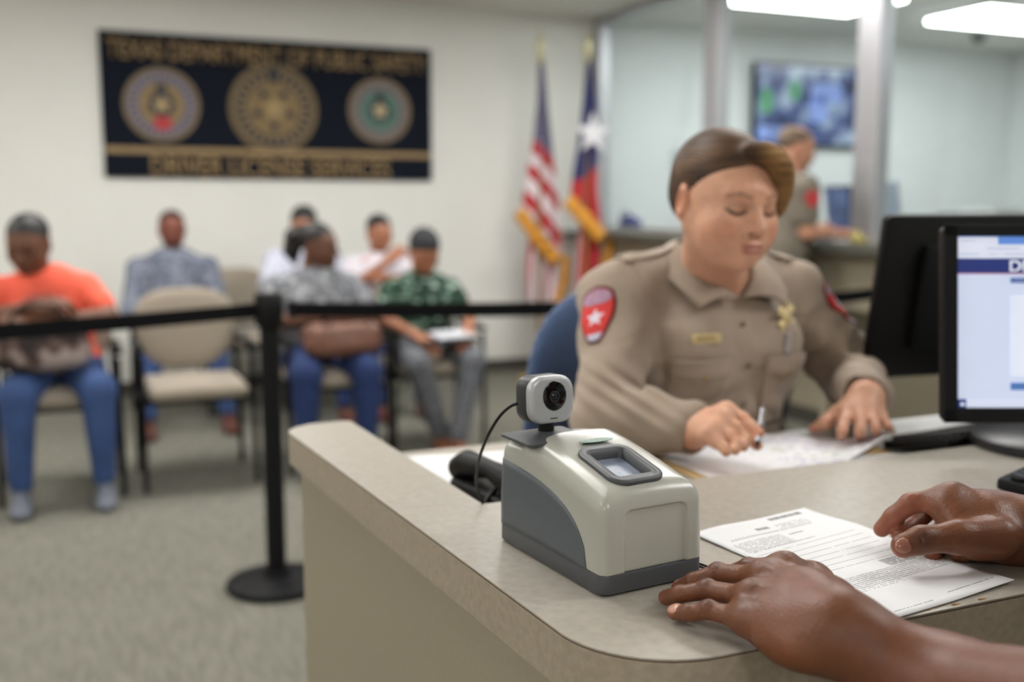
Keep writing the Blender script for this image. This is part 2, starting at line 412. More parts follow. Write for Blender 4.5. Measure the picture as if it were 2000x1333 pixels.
# booth counter (transaction shelf through the glass)
bc = thing('booth_counter', 'long dark-edged counter shelf running under the glass partition', 'counter', (PXX, 2.6, 1.04))
MB().box((PXX + .12, 1.9, 1.075), (.74, 10.9, .045), .006).build('worktop', mat('dark_counter_laminate', (112, 110, 98), .5, var=.1, vscale=60), bc)
MB().box((PXX - .245, 1.9, 1.075), (.012, 10.9, .047), .003).build('edge_strip', mat('shaded_counter_edge', (84, 84, 76), .5), bc)  # strip colour darkened to carry the shade on the counter's front edge

# wall sign
sg = thing('wall_sign', 'large navy wall sign with gold lettering and three round seals', 'sign', (1.32, WY - .03, 1.47))
x0, x1, z0, z1 = .20, 2.46, 1.475, 2.42
MB().box(((x0 + x1) / 2, WY - .016, (z0 + z1) / 2), (x1 - x0, .03, z1 - z0), .004).build('board', M['sign'], sg)
MB().box(((x0 + x1) / 2, WY - .034, 1.655), (x1 - x0 - .01, .006, .04), .001).build('stripe', M['signgold'], sg)
def lettering(txt, xa, xb, za, zb, y, m, parent, name='lettering', depth=.004, rot=None, org=None):
    cu = bpy.data.curves.new(name, 'FONT'); cu.body = txt; cu.size = 1; cu.extrude = 0; cu.offset = .012
    o = bpy.data.objects.new('tmp', cu); COL.objects.link(o)
    dg = bpy.context.evaluated_depsgraph_get(); me = bpy.data.meshes.new_from_object(o.evaluated_get(dg)); bpy.data.objects.remove(o)
    co = np.array([v.co[:] for v in me.vertices]); mn, mx = co.min(0), co.max(0)
    u = (co[:, 0] - mn[0]) / (mx[0] - mn[0]); v = (co[:, 1] - mn[1]) / (mx[1] - mn[1])
    if rot is None: P = np.stack([xa + u * (xb - xa), np.full(len(u), y), za + v * (zb - za)], 1)
    else: P = np.array(org) + np.outer(xa + u * (xb - xa), rot[0]) + np.outer(za + v * (zb - za), rot[1]) + np.array(rot[2]) * y
    for vv, p in zip(me.vertices, P): vv.co = p
    b = bmesh.new(); b.from_mesh(me)
    nrm_ = Vector((0, -1, 0)) if rot is None else Vector(rot[2])
    r = bmesh.ops.extrude_face_region(b, geom=b.faces[:]); bmesh.ops.translate(b, vec=nrm_ * depth, verts=[v for v in r['geom'] if isinstance(v, bmesh.types.BMVert)])
    b.to_mesh(me); b.free()
    return addo(name, me, m, parent)
lettering('TEXAS DEPARTMENT OF PUBLIC SAFETY', .245, 2.42, 2.245, 2.372, WY - .031, M['signgold'], sg)
lettering('DRIVER LICENSE SERVICES', .49, 2.14, 1.482, 1.618, WY - .031, M['signgold'], sg)
RY = Matrix.Rotation(PI / 2, 4, 'X')
def ring(mb, c, r0, r1, y, d, n=48):
    mb.lathe([(r0, 0), (r1, 0), (r1, d), (r0, d), (r0, 0)], (c[0], y, c[1]), n, RY)
def star(mb, c, r, y, d, rot=0, k=.4):
    P = []
    for i in range(10):
        a = PI / 2 + rot + i * PI / 5; q = r if i % 2 == 0 else r * k; P.append((c[0] + q * math.cos(a), c[1] + q * math.sin(a)))
    mb.prism([(p[0], -p[1]) for p in P][::-1], 0, d, mtx=Matrix.Translation((0, y, 0)) @ Matrix.Rotation(PI / 2, 4, 'X') @ Matrix.Scale(-1, 4, (0, 1, 0)))
def seal(c, R, kind):
    cc = (c[0], c[1]); gold = M['signgold']
    s = MB(); ring(s, cc, 0.0001, R, WY - .031, .004); so = s.build('seal', mat('seal_ground', (116, 98, 72) if kind != 1 else (108, 90, 58), .6), sg)
    ring_cols = {0: (84, 88, 118), 1: (52, 46, 38), 2: (92, 92, 104)}[kind]
    m2 = MB(); ring(m2, cc, R * .62, R * .86, WY - .035, .002); m2.build('ring', mat('seal_ring', ring_cols, .6, var=.3, vscale=60), so)
    m3 = MB()
    n = 26
    for i in range(n):
        a = 2 * PI * i / n + .1; q = R * .74
        m3.box((cc[0] + q * math.cos(a), WY - .038, cc[1] + q * math.sin(a)), (R * .05, .002, R * .15), mtx=Matrix.Rotation(PI / 2 - a, 4, 'Y'))
    m3.build('seal_marks', gold, so)['kind'] = 'stuff'
    inner = {0: (130, 108, 70), 1: (122, 100, 62), 2: (74, 108, 96)}[kind]
    m4 = MB(); ring(m4, cc, .0001, R * .62, WY - .035, .003); m4.build('field', mat('seal_field', inner, .6, var=.2, vscale=40), so)
    if kind == 0:
        m5 = MB(); m5.prism([(cc[0] + p[0], -(cc[1] - R * .5 + p[1])) for p in rrect(R * .46, R * .34, R * .12)], 0, .003, mtx=Matrix.Translation((0, WY - .039, 0)) @ Matrix.Rotation(PI / 2, 4, 'X') @ Matrix.Scale(-1, 4, (0, 1, 0)))
        m5.build('red_shield', mat('seal_red', (178, 44, 50), .6), so)
    dk = MB()
    if kind == 1:
        for i in range(5):
            a = -PI / 2 + i * 2 * PI / 5; dk.box((cc[0] + R * .40 * math.cos(a), WY - .039, cc[1] + R * .40 * math.sin(a)), (R * .13, .002, R * .2), mtx=Matrix.Rotation(PI / 2 - a, 4, 'Y'))
        for k in range(9): dk.box((cc[0] + R * (-.08 + .02 * k), WY - .0395, cc[1] + R * .78 - abs(k - 4) * .004), (R * .022, .002, R * .34))
        dk.box((cc[0], WY - .0395, cc[1] - R * .8), (R * .42, .002, R * .1), .0005)
    else:
        ring(dk, cc, R * .17, R * .33, WY - .039, .002)
        dk.box((cc[0], WY - .039, cc[1] + R * .42), (R * .26, .002, R * .28))
    dk.build('dark_detail', mat('seal_dark', (34, 38, 46), .6), so)['kind'] = 'stuff'
    m6 = MB(); star(m6, cc, R * (.28 if kind == 1 else .26), WY - .041, .004, k=.5); m6.build('star', mat('seal_star', {0: (166, 140, 96), 1: (158, 134, 88), 2: (186, 168, 128)}[kind], .5), so)
seal((.575, 1.955), .245, 0); seal((1.312, 1.955), .305, 1); seal((2.07, 1.968), .232, 2)

# television on the booth wall
tv = thing('television', 'wall-mounted flat television showing a blue and green picture behind the glass', 'television', (5.93, WY - .05, 1.8))
tx0, tx1, tz0, tz1 = 5.30, 6.50, 1.80, 2.49
MB().box(((tx0 + tx1) / 2, WY - .045, (tz0 + tz1) / 2), (tx1 - tx0, .05, tz1 - tz0), .008).build('casing', M['black'], tv)
MB().box(((tx0 + tx1) / 2, WY - .012, (tz0 + tz1) / 2), (.4, .022, .3)).build('wall_bracket', M['blackmat'], tv)
def screenmat(name, cols, scale, s, det=2, sx=1):
    m = bpy.data.materials.new(name); m.use_nodes = True; nt = m.node_tree; b = nt.nodes['Principled BSDF']
    tc = nt.nodes.new('ShaderNodeTexCoord'); mp = nt.nodes.new('ShaderNodeMapping'); mp.inputs['Scale'].default_value = (sx, 1, 1)
    n = nt.nodes.new('ShaderNodeTexNoise'); n.inputs['Scale'].default_value = scale; n.inputs['Detail'].default_value = det
    r = nt.nodes.new('ShaderNodeValToRGB')
    nt.links.new(tc.outputs['Object'], mp.inputs[0]); nt.links.new(mp.outputs[0], n.inputs[0]); nt.links.new(n.outputs[0], r.inputs[0])
    while len(r.color_ramp.elements) < len(cols): r.color_ramp.elements.new(.5)
    for i, c in enumerate(cols): r.color_ramp.elements[i].position = .30 + .4 * i / (len(cols) - 1); r.color_ramp.elements[i].color = srgb(*c)
    nt.links.new(r.outputs[0], b.inputs['Base Color']); nt.links.new(r.outputs[0], b.inputs['Emission Color'])
    b.inputs['Emission Strength'].default_value = s; b.inputs['Roughness'].default_value = .2; return m
pic = MB().box(((tx0 + tx1) / 2, WY - .0715, (tz0 + tz1) / 2), (tx1 - tx0 - .04, .003, tz1 - tz0 - .04)).build('screen', screenmat('tv_picture', [(24, 28, 46), (44, 52, 80), (72, 84, 124), (150, 166, 184), (58, 66, 96)], 3.2, .5, 4), tv)
for (a, b_, c_, d_, q) in ((.10, .28, .13, .2, .3), (.34, .42, .12, .16, -.2)):
    g = MB().prism([(tx0 + a * 1.2 + p[0], -(tz0 + .69 * (b_ + .25) + p[1])) for p in rrect(c_, d_, .04)], 0, .001, mtx=Matrix.Translation((0, WY - .074, 0)) @ Matrix.Rotation(PI / 2, 4, 'X') @ Matrix.Scale(-1, 4, (0, 1, 0)))
    g.build('picture_patch', mat('picture_green', (72, 128, 92), .5, emit=.5, var=.3, vscale=14), tv)
for (a, b_, c_, d_) in ((.62, .66, .34, .16), (.20, .14, .42, .12), (.55, .45, .2, .2)):
    g = MB().prism([(tx0 + a * 1.2 + p[0], -(tz0 + .69 * b_ + p[1])) for p in rrect(c_, d_, .05)], 0, .001, mtx=Matrix.Translation((0, WY - .075, 0)) @ Matrix.Rotation(PI / 2, 4, 'X') @ Matrix.Scale(-1, 4, (0, 1, 0)))
    g.build('picture_patch', mat('picture_pale', (112, 132, 186), .5, emit=.5, var=.35, vscale=10), tv)

# things behind the glass
def boxthing(name, label, cat, px, py, xx, size, m, zbase=1.0975, rz=0, parts=None, lean=0):
    c = PX(px, py, xx); c[2] = zbase
    t = thing(name, label, cat, c)
    return t, c
t, c = boxthing('soft_bag', 'small royal blue soft bag lying on the booth counter near the flags', 'bag', 1232, 430, 4.02, None, None)
s = SDF(); s.ell(c + (0, 0, .05), (.07, .14, .05)).ell(c + (0, .05, .07), (.05, .07, .05), k=.03).cap(c + (0, -.06, .09), c + (0, .05, .12), .012, k=.02)
V, Q = s.mesh(.012); me = npmesh('bag_body', [(V, Q)]); addo('bag_body', me, mat('royal_blue_cloth', (40, 52, 130), .8), t)
MB().tube([c + (-.05, -.08, .09), c + (-.05, -.03, .15), c + (-.05, .04, .15), c + (-.05, .09, .09)], .006).build('handle', mat('blue_strap', (30, 38, 96), .8), t)
def stand(name, label, cat, px, py, xx, wdt, hgt, m, m2, m3):
    c = PX(px, py, xx); c[2] = 1.0975; t = thing(name, label, cat, c)
    R_ = Matrix.Rotation(-.18, 4, 'Y')
    MB().box(c + (0, 0, hgt / 2 + .005), (.012, wdt, hgt), .002, R_).build('sheet_holder', m, t)
    MB().box(c + (-.008, 0, hgt / 2 + .005 - .1 * hgt + hgt * .1), (.004, wdt * .86, hgt * .86), 0, R_).build('printed_sheet', m2, t)
    MB().box(c + (-.012, 0, hgt * .68), (.003, wdt * .6, hgt * .16), 0, R_).build('printed_block', m3, t)
    MB().box(c + (.05, 0, .006), (.14, wdt * .8, .008), .002).build('foot', m, t)
stand('display_sign', 'navy blue tabletop display behind the glass beside the standing officer', 'display', 1640, 430, 4.05, .22, .30, mat('navy_holder', (40, 52, 92), .5), screenmat('navy_sheet', [(50, 66, 110), (70, 90, 140), (110, 130, 180)], 9, .15), mat('pale_blue_print', (130, 150, 196), .6))
stand('leaflet_holder', 'clear holder with white and blue leaflets right of the second mullion', 'leaflet holder', 1735, 440, 4.1, .17, .32, mat('clear_white_plastic', (200, 210, 222), .3), mat('pale_leaflet', (190, 202, 222), .6, var=.1, vscale=40), mat('blue_leaflet_print', (120, 142, 186), .6))
c = PX(1660, 462, 3.72); c[2] = 1.0975
pp = MB()
for i in range(4): pp.box(c + (0, 0, .002 + i * .004), (.20, .15, .003), 0, Matrix.Rotation(.1 * i, 4, 'Z'))
tag(recenter(pp.build('paper_stack', M['paper'])), 'small white stack of papers under the standing officer\'s hand', 'papers')
c = PX(1678, 462, 3.60); c[2] = 1.0975
t = thing('tape_dispenser', 'small yellowish desk item beside the white paper stack on the booth counter', 'desk item', c)
MB().box(c + (0, 0, .02), (.04, .10, .035), .008).build('body', mat('ochre_plastic', (160, 146, 82), .5), t); MB().lathe([(.008, -.012), (.022, -.012), (.022, .012), (.008, .012), (.008, -.012)], c + (0, .02, .045), 20, Matrix.Rotation(PI / 2, 4, 'Y')).build('tape_roll', mat('tape', (190, 180, 120), .4), t)
c = PX(1712, 445, 4.1); c[2] = 1.0975
t = thing('blue_cup', 'small blue cup standing below the leaflet holder', 'cup', c)
MB().lathe([(.0001, 0), (.03, 0), (.036, .09), (.033, .09), (.027, .006), (.0001, .006)], c, 24).build('cup', mat('cup_blue', (78, 120, 178), .4), t, smooth='auto'); MB().tube([c + (0, .034, .02), c + (0, .055, .035), c + (0, .055, .065), c + (0, .036, .08)], .005).build('handle', mat('cup_blue_2', (78, 120, 178), .4), t)
c = PX(1775, 420, 4.8); c[2] = .76
# low desk inside the booth carries the printer
bd = thing('booth_desk', 'pale desk standing inside the glazed booth behind the counter', 'desk', (5.8, 4.6, 0))
MB().box((5.8, 4.6, .975), (1.0, 3.0, .03), .004).build('desktop', mat('pale_desk', (200, 204, 200), .5), bd)
for yy in (3.2, 6.0):
    for xx in (5.4, 6.2): MB().box((xx, yy, .48), (.05, .05, .96), .004).build('leg', M['alu'], bd)
pc = PX(1925, 410, 5.8); pc[2] = .992
t = thing('printer', 'low black office printer on the desk inside the booth', 'printer', pc)
MB().box(pc + (0, 0, .12), (.42, .62, .2), .02).build('casing', M['black'], t)
MB().box(pc + (0, 0, .232), (.36, .54, .018), .006).build('lid', M['blackmat'], t)
MB().box(pc + (-.23, 0, .05), (.08, .4, .012), .003, Matrix.Rotation(.2, 4, 'Y')).build('paper_tray', M['blackmat'], t)
MB().box(pc + (.05, 0, .26), (.25, .3, .036), .002).build('paper_ream', M['paper'], t)
c = PX(1775, 425, 5.55); c[2] = .992
t = thing('potted_plant', 'small terracotta pot with low dry plant on the booth desk', 'plant', c)
MB().lathe([(.0001, 0), (.05, 0), (.065, .1), (.06, .1), (.047, .01), (.0001, .01)], c, 24).build('pot', mat('terracotta', (176, 136, 112), .8), t, smooth='auto')
lf = MB()
for i in range(26):
    a = i * 2.4; l = .05 + .03 * rng.random(); d = Vector((math.cos(a), math.sin(a), 1.1 + rng.random())).normalized(); p0 = Vector(c + (0, 0, .09)); sd = d.orthogonal().normalized() * .012
    lf.add([p0, p0 + d * l * .5 + sd, p0 + d * l, p0 + d * l * .5 - sd], [(0, 1, 2, 3)])
lf.build('leaves', mat('dry_leaf', (124, 130, 96), .8), t)['kind'] = 'stuff'
c = PZ(1912, 66, CZ)
t = thing('dome_camera', 'small dark dome camera on the ceiling behind the glass', 'camera', c)
MB().lathe([(.0001, 0), (.07, 0), (.07, -.025), (.0001, -.025)], c, 24).build('mount', mat('grey_mount', (120, 126, 132), .5), t); MB().lathe([(.055, -.025), (.05, -.05), (.03, -.072), (.0001, -.08)], c, 24).build('dome', M['blackgloss'], t, smooth=True)
for i, (px, py, sz, cl) in enumerate(((1332, 325, .16, (176, 184, 190)),)):
    c = PY(px, py, WY - .004); t = MB().box(c, (.2, .004, .26), .001).build('notice_sheet', mat('grey_notice', cl, .8)); tag(t, 'pale grey notice sheet taped to the booth wall behind the glass', 'notice'); recenter(t)

# ------------------------------------------------------------------ flags
def flag(base, label, kind, px_c, tilt=0):
    """a flag furled round its pole; outlines in pixels of the pole's own vertical plane"""
    t = thing('flag_on_pole', label, 'flag', base, group='flags on floor stands')
    b = np.array(base)
    MB().lathe([(.0001, 0), (.16, 0), (.165, .012), (.15, .03), (.05, .045), (.03, .09), (.0001, .09)], base, 32).build('base', M['gold'], t, smooth='auto')
    MB().tube([b + (0, 0, .05), b + (0, 0, 2.32)], .014, 12).build('pole', mat('oak_pole', (150, 112, 66), .4, var=.2, stretch=(1, 1, .1)), t)
    MB().lathe([(.0001, 2.30), (.028, 2.30), (.034, 2.33), (.02, 2.35), (.036, 2.40), (.022, 2.46), (.004, 2.53), (.0001, 2.53)], base, 20).build('finial', mat('pale_gold', (206, 198, 160), .4, metal=.5), t, smooth='auto')
    return t, b
def cloth(b, t, name, m, rows, nu=40, folds=5, amp=.03, y0=-.02, ph=0):
    """rows = list of (z_left, x_left, z_right, x_right) from top to bottom"""
    R = np.array(rows, float); n = 46; V = []; Fc = []; UV = []
    for i in range(n):
        f = i / (n - 1) * (len(R) - 1); k = min(int(f), len(R) - 2); g_ = f - k; r = R[k] * (1 - g_) + R[k + 1] * g_
        for j in range(nu):
            u = j / (nu - 1); wv = math.sin(u * folds * PI + ph + i * .02) * amp * (.35 + .65 * i / n)
            x = r[1] + (r[3] - r[1]) * u; z = r[0] + (r[2] - r[0]) * u
            V.append(b + (x, y0 + wv, z)); UV.append((u, i / (n - 1)))
    for i in range(n - 1):
        for j in range(nu - 1): Fc.append((i * nu + j, i * nu + j + 1, (i + 1) * nu + j + 1, (i + 1) * nu + j))
    me = meshof(name, V, Fc, True); uvl = me.uv_layers.new(name='UVMap')
    for l in me.loops: uvl.data[l.index].uv = UV[l.vertex_index]
    o = addo(name, me, m, t); md = o.modifiers.new('thickness', 'SOLIDIFY'); md.thickness = .004
    return o
def flagmat(kind):
    m = bpy.data.materials.new('flag_cloth_' + kind); m.use_nodes = True; nt = m.node_tree; b = nt.nodes['Principled BSDF']; b.inputs['Roughness'].default_value = .75
    uv = nt.nodes.new('ShaderNodeUVMap'); sp = nt.nodes.new('ShaderNodeSeparateXYZ'); nt.links.new(uv.outputs[0], sp.inputs[0])
    def mth(op, a, c, d=None):
        n = nt.nodes.new('ShaderNodeMath'); n.operation = op
        for i, q in enumerate((a, c, d)):
            if q is None: continue
            if hasattr(q, 'links'): nt.links.new(q, n.inputs[i])
            else: n.inputs[i].default_value = q
        return n.outputs[0]
    def mixc(f, a, c):
        n = nt.nodes.new('ShaderNodeMix'); n.data_type = 'RGBA'; nt.links.new(f, n.inputs[0])
        for i, q in ((6, a), (7, c)):
            if hasattr(q, 'links'): nt.links.new(q, n.inputs[i])
            else: n.inputs[i].default_value = q
        return n.outputs[2]
    U, Vv = sp.outputs[0], sp.outputs[1]
    red, white, blue = srgb(178, 40, 48), srgb(222, 212, 216), srgb(42, 48, 96)
    if kind == 'us':
        s_ = mth('FRACT', mth('MULTIPLY_ADD', Vv, 5.4, .28), 0); st = mth('LESS_THAN', s_, .5); c = mixc(st, white, red)
        # small white stars in rows on the canton
        a = mth('FRACT', mth('MULTIPLY', U, 9), 0); d = mth('FRACT', mth('MULTIPLY', Vv, 26), 0)
        r = mth('ADD', mth('POWER', mth('SUBTRACT', a, .5), 2), mth('POWER', mth('SUBTRACT', d, .5), 2)); sr = mth('LESS_THAN', r, .05)
        can = mixc(sr, blue, white); c = mixc(mth('LESS_THAN', Vv, .50), c, can)
    elif kind == 'us2':
        s_ = mth('FRACT', mth('ADD', mth('MULTIPLY', U, 3), mth('MULTIPLY', Vv, .4)), 0); c = mixc(mth('LESS_THAN', s_, .5), white, red)
    elif kind == 'tx':
        e = mth('ADD', Vv, mth('MULTIPLY', U, .30)); c = mixc(mth('LESS_THAN', e, .86), mixc(mth('GREATER_THAN', U, .93), red, white), blue)
    else: c = mixc(mth('LESS_THAN', U, .12), red, white)
    nt.links.new(c, b.inputs['Base Color']); return m
fringe = mat('gold_fringe', (212, 146, 44), .7, var=.3, vscale=200, stretch=(1, 1, .1))
def P2(b, px, py):  # point in the vertical plane of a flag pole, relative to the base
    return PY(px, py, b[1]) - b
def rows_px(b, L, off=0):
    out = []
    for (xl, yl, xr, yr) in L:
        p, q = P2(b, xl, yl), P2(b, xr, yr); out.append((p[2], p[0], q[2], q[0]))
    return out
def fringe_strip(b, t, pts, wd, y0, name='fringe'):
    V = []; Fc = []
    Pp = [P2(b, *p) for p in pts]; n = 36; L = []
    for i in range(n):
        f = i / (n - 1) * (len(Pp) - 1); k = min(int(f), len(Pp) - 2); L.append(Pp[k] * (1 - (f - k)) + Pp[k + 1] * (f - k))
    for i, p in enumerate(L):
        d = nrm(L[min(i + 1, n - 1)] - L[max(i - 1, 0)]); q = np.array([-d[2], 0, d[0]]) * -1
        yy = y0 + math.sin(i * .9) * .008; j = wd * (1 + .15 * math.sin(i * 2.3))
        V += [b + (p[0], yy, p[2]), b + (p[0] + q[0] * j, yy - .004, p[2] + q[2] * j)]
    for i in range(n - 1): Fc.append((2 * i, 2 * i + 1, 2 * i + 3, 2 * i + 2))
    me = meshof(name, V, Fc, True); o = addo(name, me, fringe, t); md = o.modifiers.new('thickness', 'SOLIDIFY'); md.thickness = .006; return o
t, b = flag((3.13, 6.86, 0), 'striped red and white flag with blue star field, left of the two flags', 'us', 1055)
cloth(b, t, 'upper_cloth', flagmat('us'), rows_px(b, [(1050, 122, 1060, 122), (1047, 200, 1068, 210), (1040, 270, 1078, 310), (1030, 330, 1088, 400), (1019, 405, 1092, 500)]), folds=5, amp=.028)
cloth(b, t, 'lower_cloth', flagmat('us2'), rows_px(b, [(1040, 430, 1088, 470), (1034, 520, 1096, 530), (1036, 590, 1092, 590)]), folds=6, amp=.03, y0=.03, ph=1)
fringe_strip(b, t, [(1019, 405), (1050, 450), (1094, 502)], .10, -.04); fringe_strip(b, t, [(1096, 500), (1094, 550), (1078, 590)], -.06, -.01)
t, b = flag((3.44, 6.72, 0), 'blue white and red flag with single white star, right of the two flags', 'tx', 1148)
cloth(b, t, 'upper_cloth', flagmat('tx'), rows_px(b, [(1144, 118, 1152, 118), (1137, 200, 1164, 200), (1128, 280, 1167, 290), (1120, 330, 1168, 380), (1114, 380, 1180, 452)]), folds=4, amp=.028, ph=.6)
cloth(b, t, 'lower_cloth', flagmat('tx2'), rows_px(b, [(1136, 430, 1170, 440), (1130, 500, 1178, 500), (1128, 580, 1160, 580)]), folds=4, amp=.03, y0=.03)
fringe_strip(b, t, [(1114, 380), (1145, 415), (1182, 455)], .11, -.04); fringe_strip(b, t, [(1182, 455), (1180, 490), (1158, 575)], -.07, -.02)
m = MB(); cc = P2(b, 1148, 262); star(m, (b[0] + cc[0], b[2] + cc[2]), .155, b[1] - .075, .006); o = m.build('star', mat('white_star', (226, 222, 226), .7), t)

# ------------------------------------------------------------------ waiting room chairs
ORIG0 = {}
def make_chair():
    t = thing('waiting_chair', '', 'chair', (0, 0, 0))
    s = SDF(); s.box((0, -.03, .445), (.235, .23, .032), .03); s.ell((0, -.03, .46), (.22, .21, .035), k=.03)
    V, Q = s.mesh(.012); me = npmesh('seat', [(V, Q)]); addo('seat', me, M['chairfab'], t, local=True)
    def bk(X, Y, Z):
        zc = (Z - .69) / .20; xw = (X / (.255 - .03 * np.clip(-zc, -1, 1))) ; e = (np.abs(xw) ** 2.6 + np.abs(zc) ** 2.6) ** (1 / 2.6)
        yy = Y - (.235 + .10 * (Z - .5) - .7 * X * X * .9)
        return np.maximum((e - 1) * .18, np.abs(yy) - .024 + .02 * np.clip(e, 0, 1) ** 6)
    s = SDF(); s.fn(bk, (-.28, .10, .47), (.28, .34, .92), k=.005); V, Q = s.mesh(.012); me = npmesh('backrest', [(V, Q)]); addo('backrest', me, M['chairfab'], t, local=True)
    for sx in (-1, 1):
        MB().tube([(sx * .265, -.235, 0), (sx * .262, -.225, .40), (sx * .262, -.215, .62)], .014, 8).build('leg', M['blackmat'], t, local=True, smooth='auto')
        MB().tube([(sx * .265, .20, 0), (sx * .255, .17, .42), (sx * .25, .225, .62), (sx * .235, .25, .72)], .014, 8).build('leg', M['blackmat'], t, local=True, smooth='auto')
        MB().box((sx * .265, -.02, .645), (.045, .40, .03), .012).build('armrest', M['black'], t, local=True, smooth='auto')
        MB().tube([(sx * .262, -.21, .40), (sx * .258, .17, .40)], .012, 8).build('side_rail', M['blackmat'], t, local=True, smooth='auto')
    MB().box((0, -.02, .405), (.50, .40, .02), .004).build('seat_pan', M['blackmat'], t, local=True)
    return t
ch0 = make_chair(); used = [0]
def place_chair(x, y, label, grp, rz=0, sx=.93):
    o = ch0 if not used[0] else copy_tree(ch0); used[0] = 1
    o.location = (x, y, 0); o.rotation_euler = (0, 0, rz); o['label'] = label; o['group'] = grp; o.scale = (sx, 1, 1); return o
FR, BR = 'chairs of the front waiting row', 'chairs of the back waiting row'
place_chair(-.10, 5.0, 'beige waiting chair under the woman in the coral top', FR)
place_chair(.48, 5.0, 'empty beige waiting chair in the front row with black armrests', FR, .02)
place_chair(1.14, 5.05, 'beige waiting chair under the woman with the brown handbag', FR)
place_chair(1.71, 5.22, 'beige waiting chair under the woman in the green patterned top', FR)
place_chair(.50, 6.66, 'beige waiting chair against the wall under the bearded man', BR, sx=.8)
place_chair(.96, 6.66, 'empty beige chair in the back row right of the bearded man', BR, sx=.8)
place_chair(1.41, 6.64, 'beige back-row chair under the mostly hidden person in pale lavender', BR, sx=.8)
place_chair(1.87, 6.64, 'beige back-row chair under the woman in the white top', BR, sx=.8)

# ------------------------------------------------------------------ belt posts
def post(x, y, to, label, sag=.02, z=.945):
    t = thing('belt_post', label, 'barrier post', (x, y, 0), group='black belt barrier posts')
    MB().lathe([(.0001, 0), (.165, 0), (.172, .008), (.168, .022), (.12, .034), (.05, .042), (.045, .06), (.0001, .06)], (x, y, 0), 40).build('base', M['blackmat'], t, smooth='auto')
    MB().tube([(x, y, .05), (x, y, .90)], .033, 20).build('pole', M['blackmat'], t, smooth='auto')
    MB().lathe([(.0001, .89), (.040, .89), (.047, .90), (.047, .99), (.042, 1.0), (.0001, 1.0)], (x, y, 0), 28).build('head', M['black'], t, smooth='auto')
    if to:
        V = []; n = 24
        a, b_ = np.array([x, y, z]), np.array([to[0], to[1], z]); d = nrm(b_ - a); a = a + d * .045; b_ = b_ - d * .060; nn = np.array([-d[1], d[0], 0]) * .0012
        Fc = []
        for i in range(n + 1):
            f = i / n; p = a + (b_ - a) * f; p[2] -= sag * 4 * f * (1 - f)
            V += [p + nn + (0, 0, .024), p + nn - (0, 0, .024), p - nn - (0, 0, .024), p - nn + (0, 0, .024)]
        for i in range(n):
            for k in range(4): Fc.append((4 * i + k, 4 * i + (k + 1) % 4, 4 * i + 4 + (k + 1) % 4, 4 * i + 4 + k))
        bl = addo('belt', meshof('belt', V, Fc), M['belt'], t)
        MB().box(b_ - d * .012, (.02, .02, .06), .003).build('belt_clip', M['black'], bl)
    return t
post(.574, 3.40, (-1.55, 2.98), 'black belt barrier post standing left of the counter end', .02)
post(1.99, 3.0, (.574, 3.40), 'black belt barrier post hidden behind the seated officer', .01)
post(3.35, 3.35, (1.99, 3.0), 'black belt barrier post hidden behind the monitors', .02)
post(-1.55, 2.98, None, 'black belt barrier post left of the camera view')

# ------------------------------------------------------------------ counter and desk
ct = thing('service_counter', 'beige speckled laminate counter with rounded corner and narrow raised ledge', 'counter', (1.0, .9, 0))
r = .10
poly = [(.318, 1.662), (.306, 1.648), (.300, 1.625)] + [(.363 - .0 , .76)] + [(x, y) for x, y in arc(.363 + r, .66 + r, r, 180, 270, 12)][1:] + [(2.3, .668), (2.3, 1.122), (.441, 1.132), (.414, 1.672), (.404, 1.682), (.345, 1.680)]
MB().prism(poly, .9185, .92).build('laminate_top', M['lam'], ct)
MB().prism(poly, .9170, .9185).build('seam', M['lam_seam'], ct)
MB().prism(poly, .868, .917, .001).build('edge_band', M['lam_edge'], ct)
MB().prism([(.318, 1.625), (.338, 1.645), (.398, 1.645), (.424, 1.12), (2.28, 1.10), (2.28, 1.075), (.455, 1.075), (.455, .775), (.371, .775)], 0, .868).build('side_panel', M['panel'], ct)
MB().box((1.37, .945, .4335), (1.79, .23, .865)).build('cabinet', M['panel'], ct)
MB().box((1.375, .81, .43), (1.80, .02, .86), .003).build('front_panel', M['lam_edge'], ct)
MB().box((.388, .7715, .433), (.03, .006, .866), .001).build('panel_edge', M['lam_seam'], ct)
cg = MB(); xx = .655; cg.box((.80, .6668, .9165), (.33, .0024, .0030), .0006, Matrix.Rotation(.0242, 4, 'Z'))
while xx < .90:
    l = .008 + .014 * rng.random(); dz = .004 + .007 * rng.random(); cg.box((xx + l / 2, (.6655 if xx < .8 else .666) - rng.random() * .001 + (xx - .6) * .004, .9205 - dz / 2 - rng.random() * .002), (l, .003, dz), .0008, Matrix.Rotation(.3 * (rng.random() - .5), 4, 'Y'), seg=1); xx += l * .9
cg.build('chipped_edge', M['chip'], ct)['kind'] = 'stuff'
DZ = .88
dk = thing('office_desk', 'beige laminate work desk behind the raised counter carrying papers and monitors', 'desk', (1.3, 1.3, 0))
dp = [(.43, 1.135), (2.3, 1.125), (2.3, 1.47), (.80, 1.47), (.70, 1.50), (.66, 1.585), (.42, 1.585)]
MB().prism(dp, .85, DZ, .002).build('desktop', M['lam'], dk)
MB().box((2.28, 1.30, .425), (.03, .32, .85)).build('side_panel', M['panel'], dk)
MB().box((.55, 1.56, .425), (.20, .03, .85)).build('side_panel', M['panel'], dk)
rd = thing('desk_divider', 'low beige divider panel standing beyond the monitors beside the officer', 'divider', (2.3, 1.92, 0))
MB().box((2.3, 1.92, .44), (1.36, .03, .86), .004).build('panel', M['panel'], rd); MB().box((2.3, 1.92, .875), (1.37, .036, .012), .003).build('cap', M['lam_edge'], rd)
for xx in (1.7, 2.9): MB().box((xx, 1.92, .01), (.05, .30, .02), .004).build('foot', M['black'], rd)
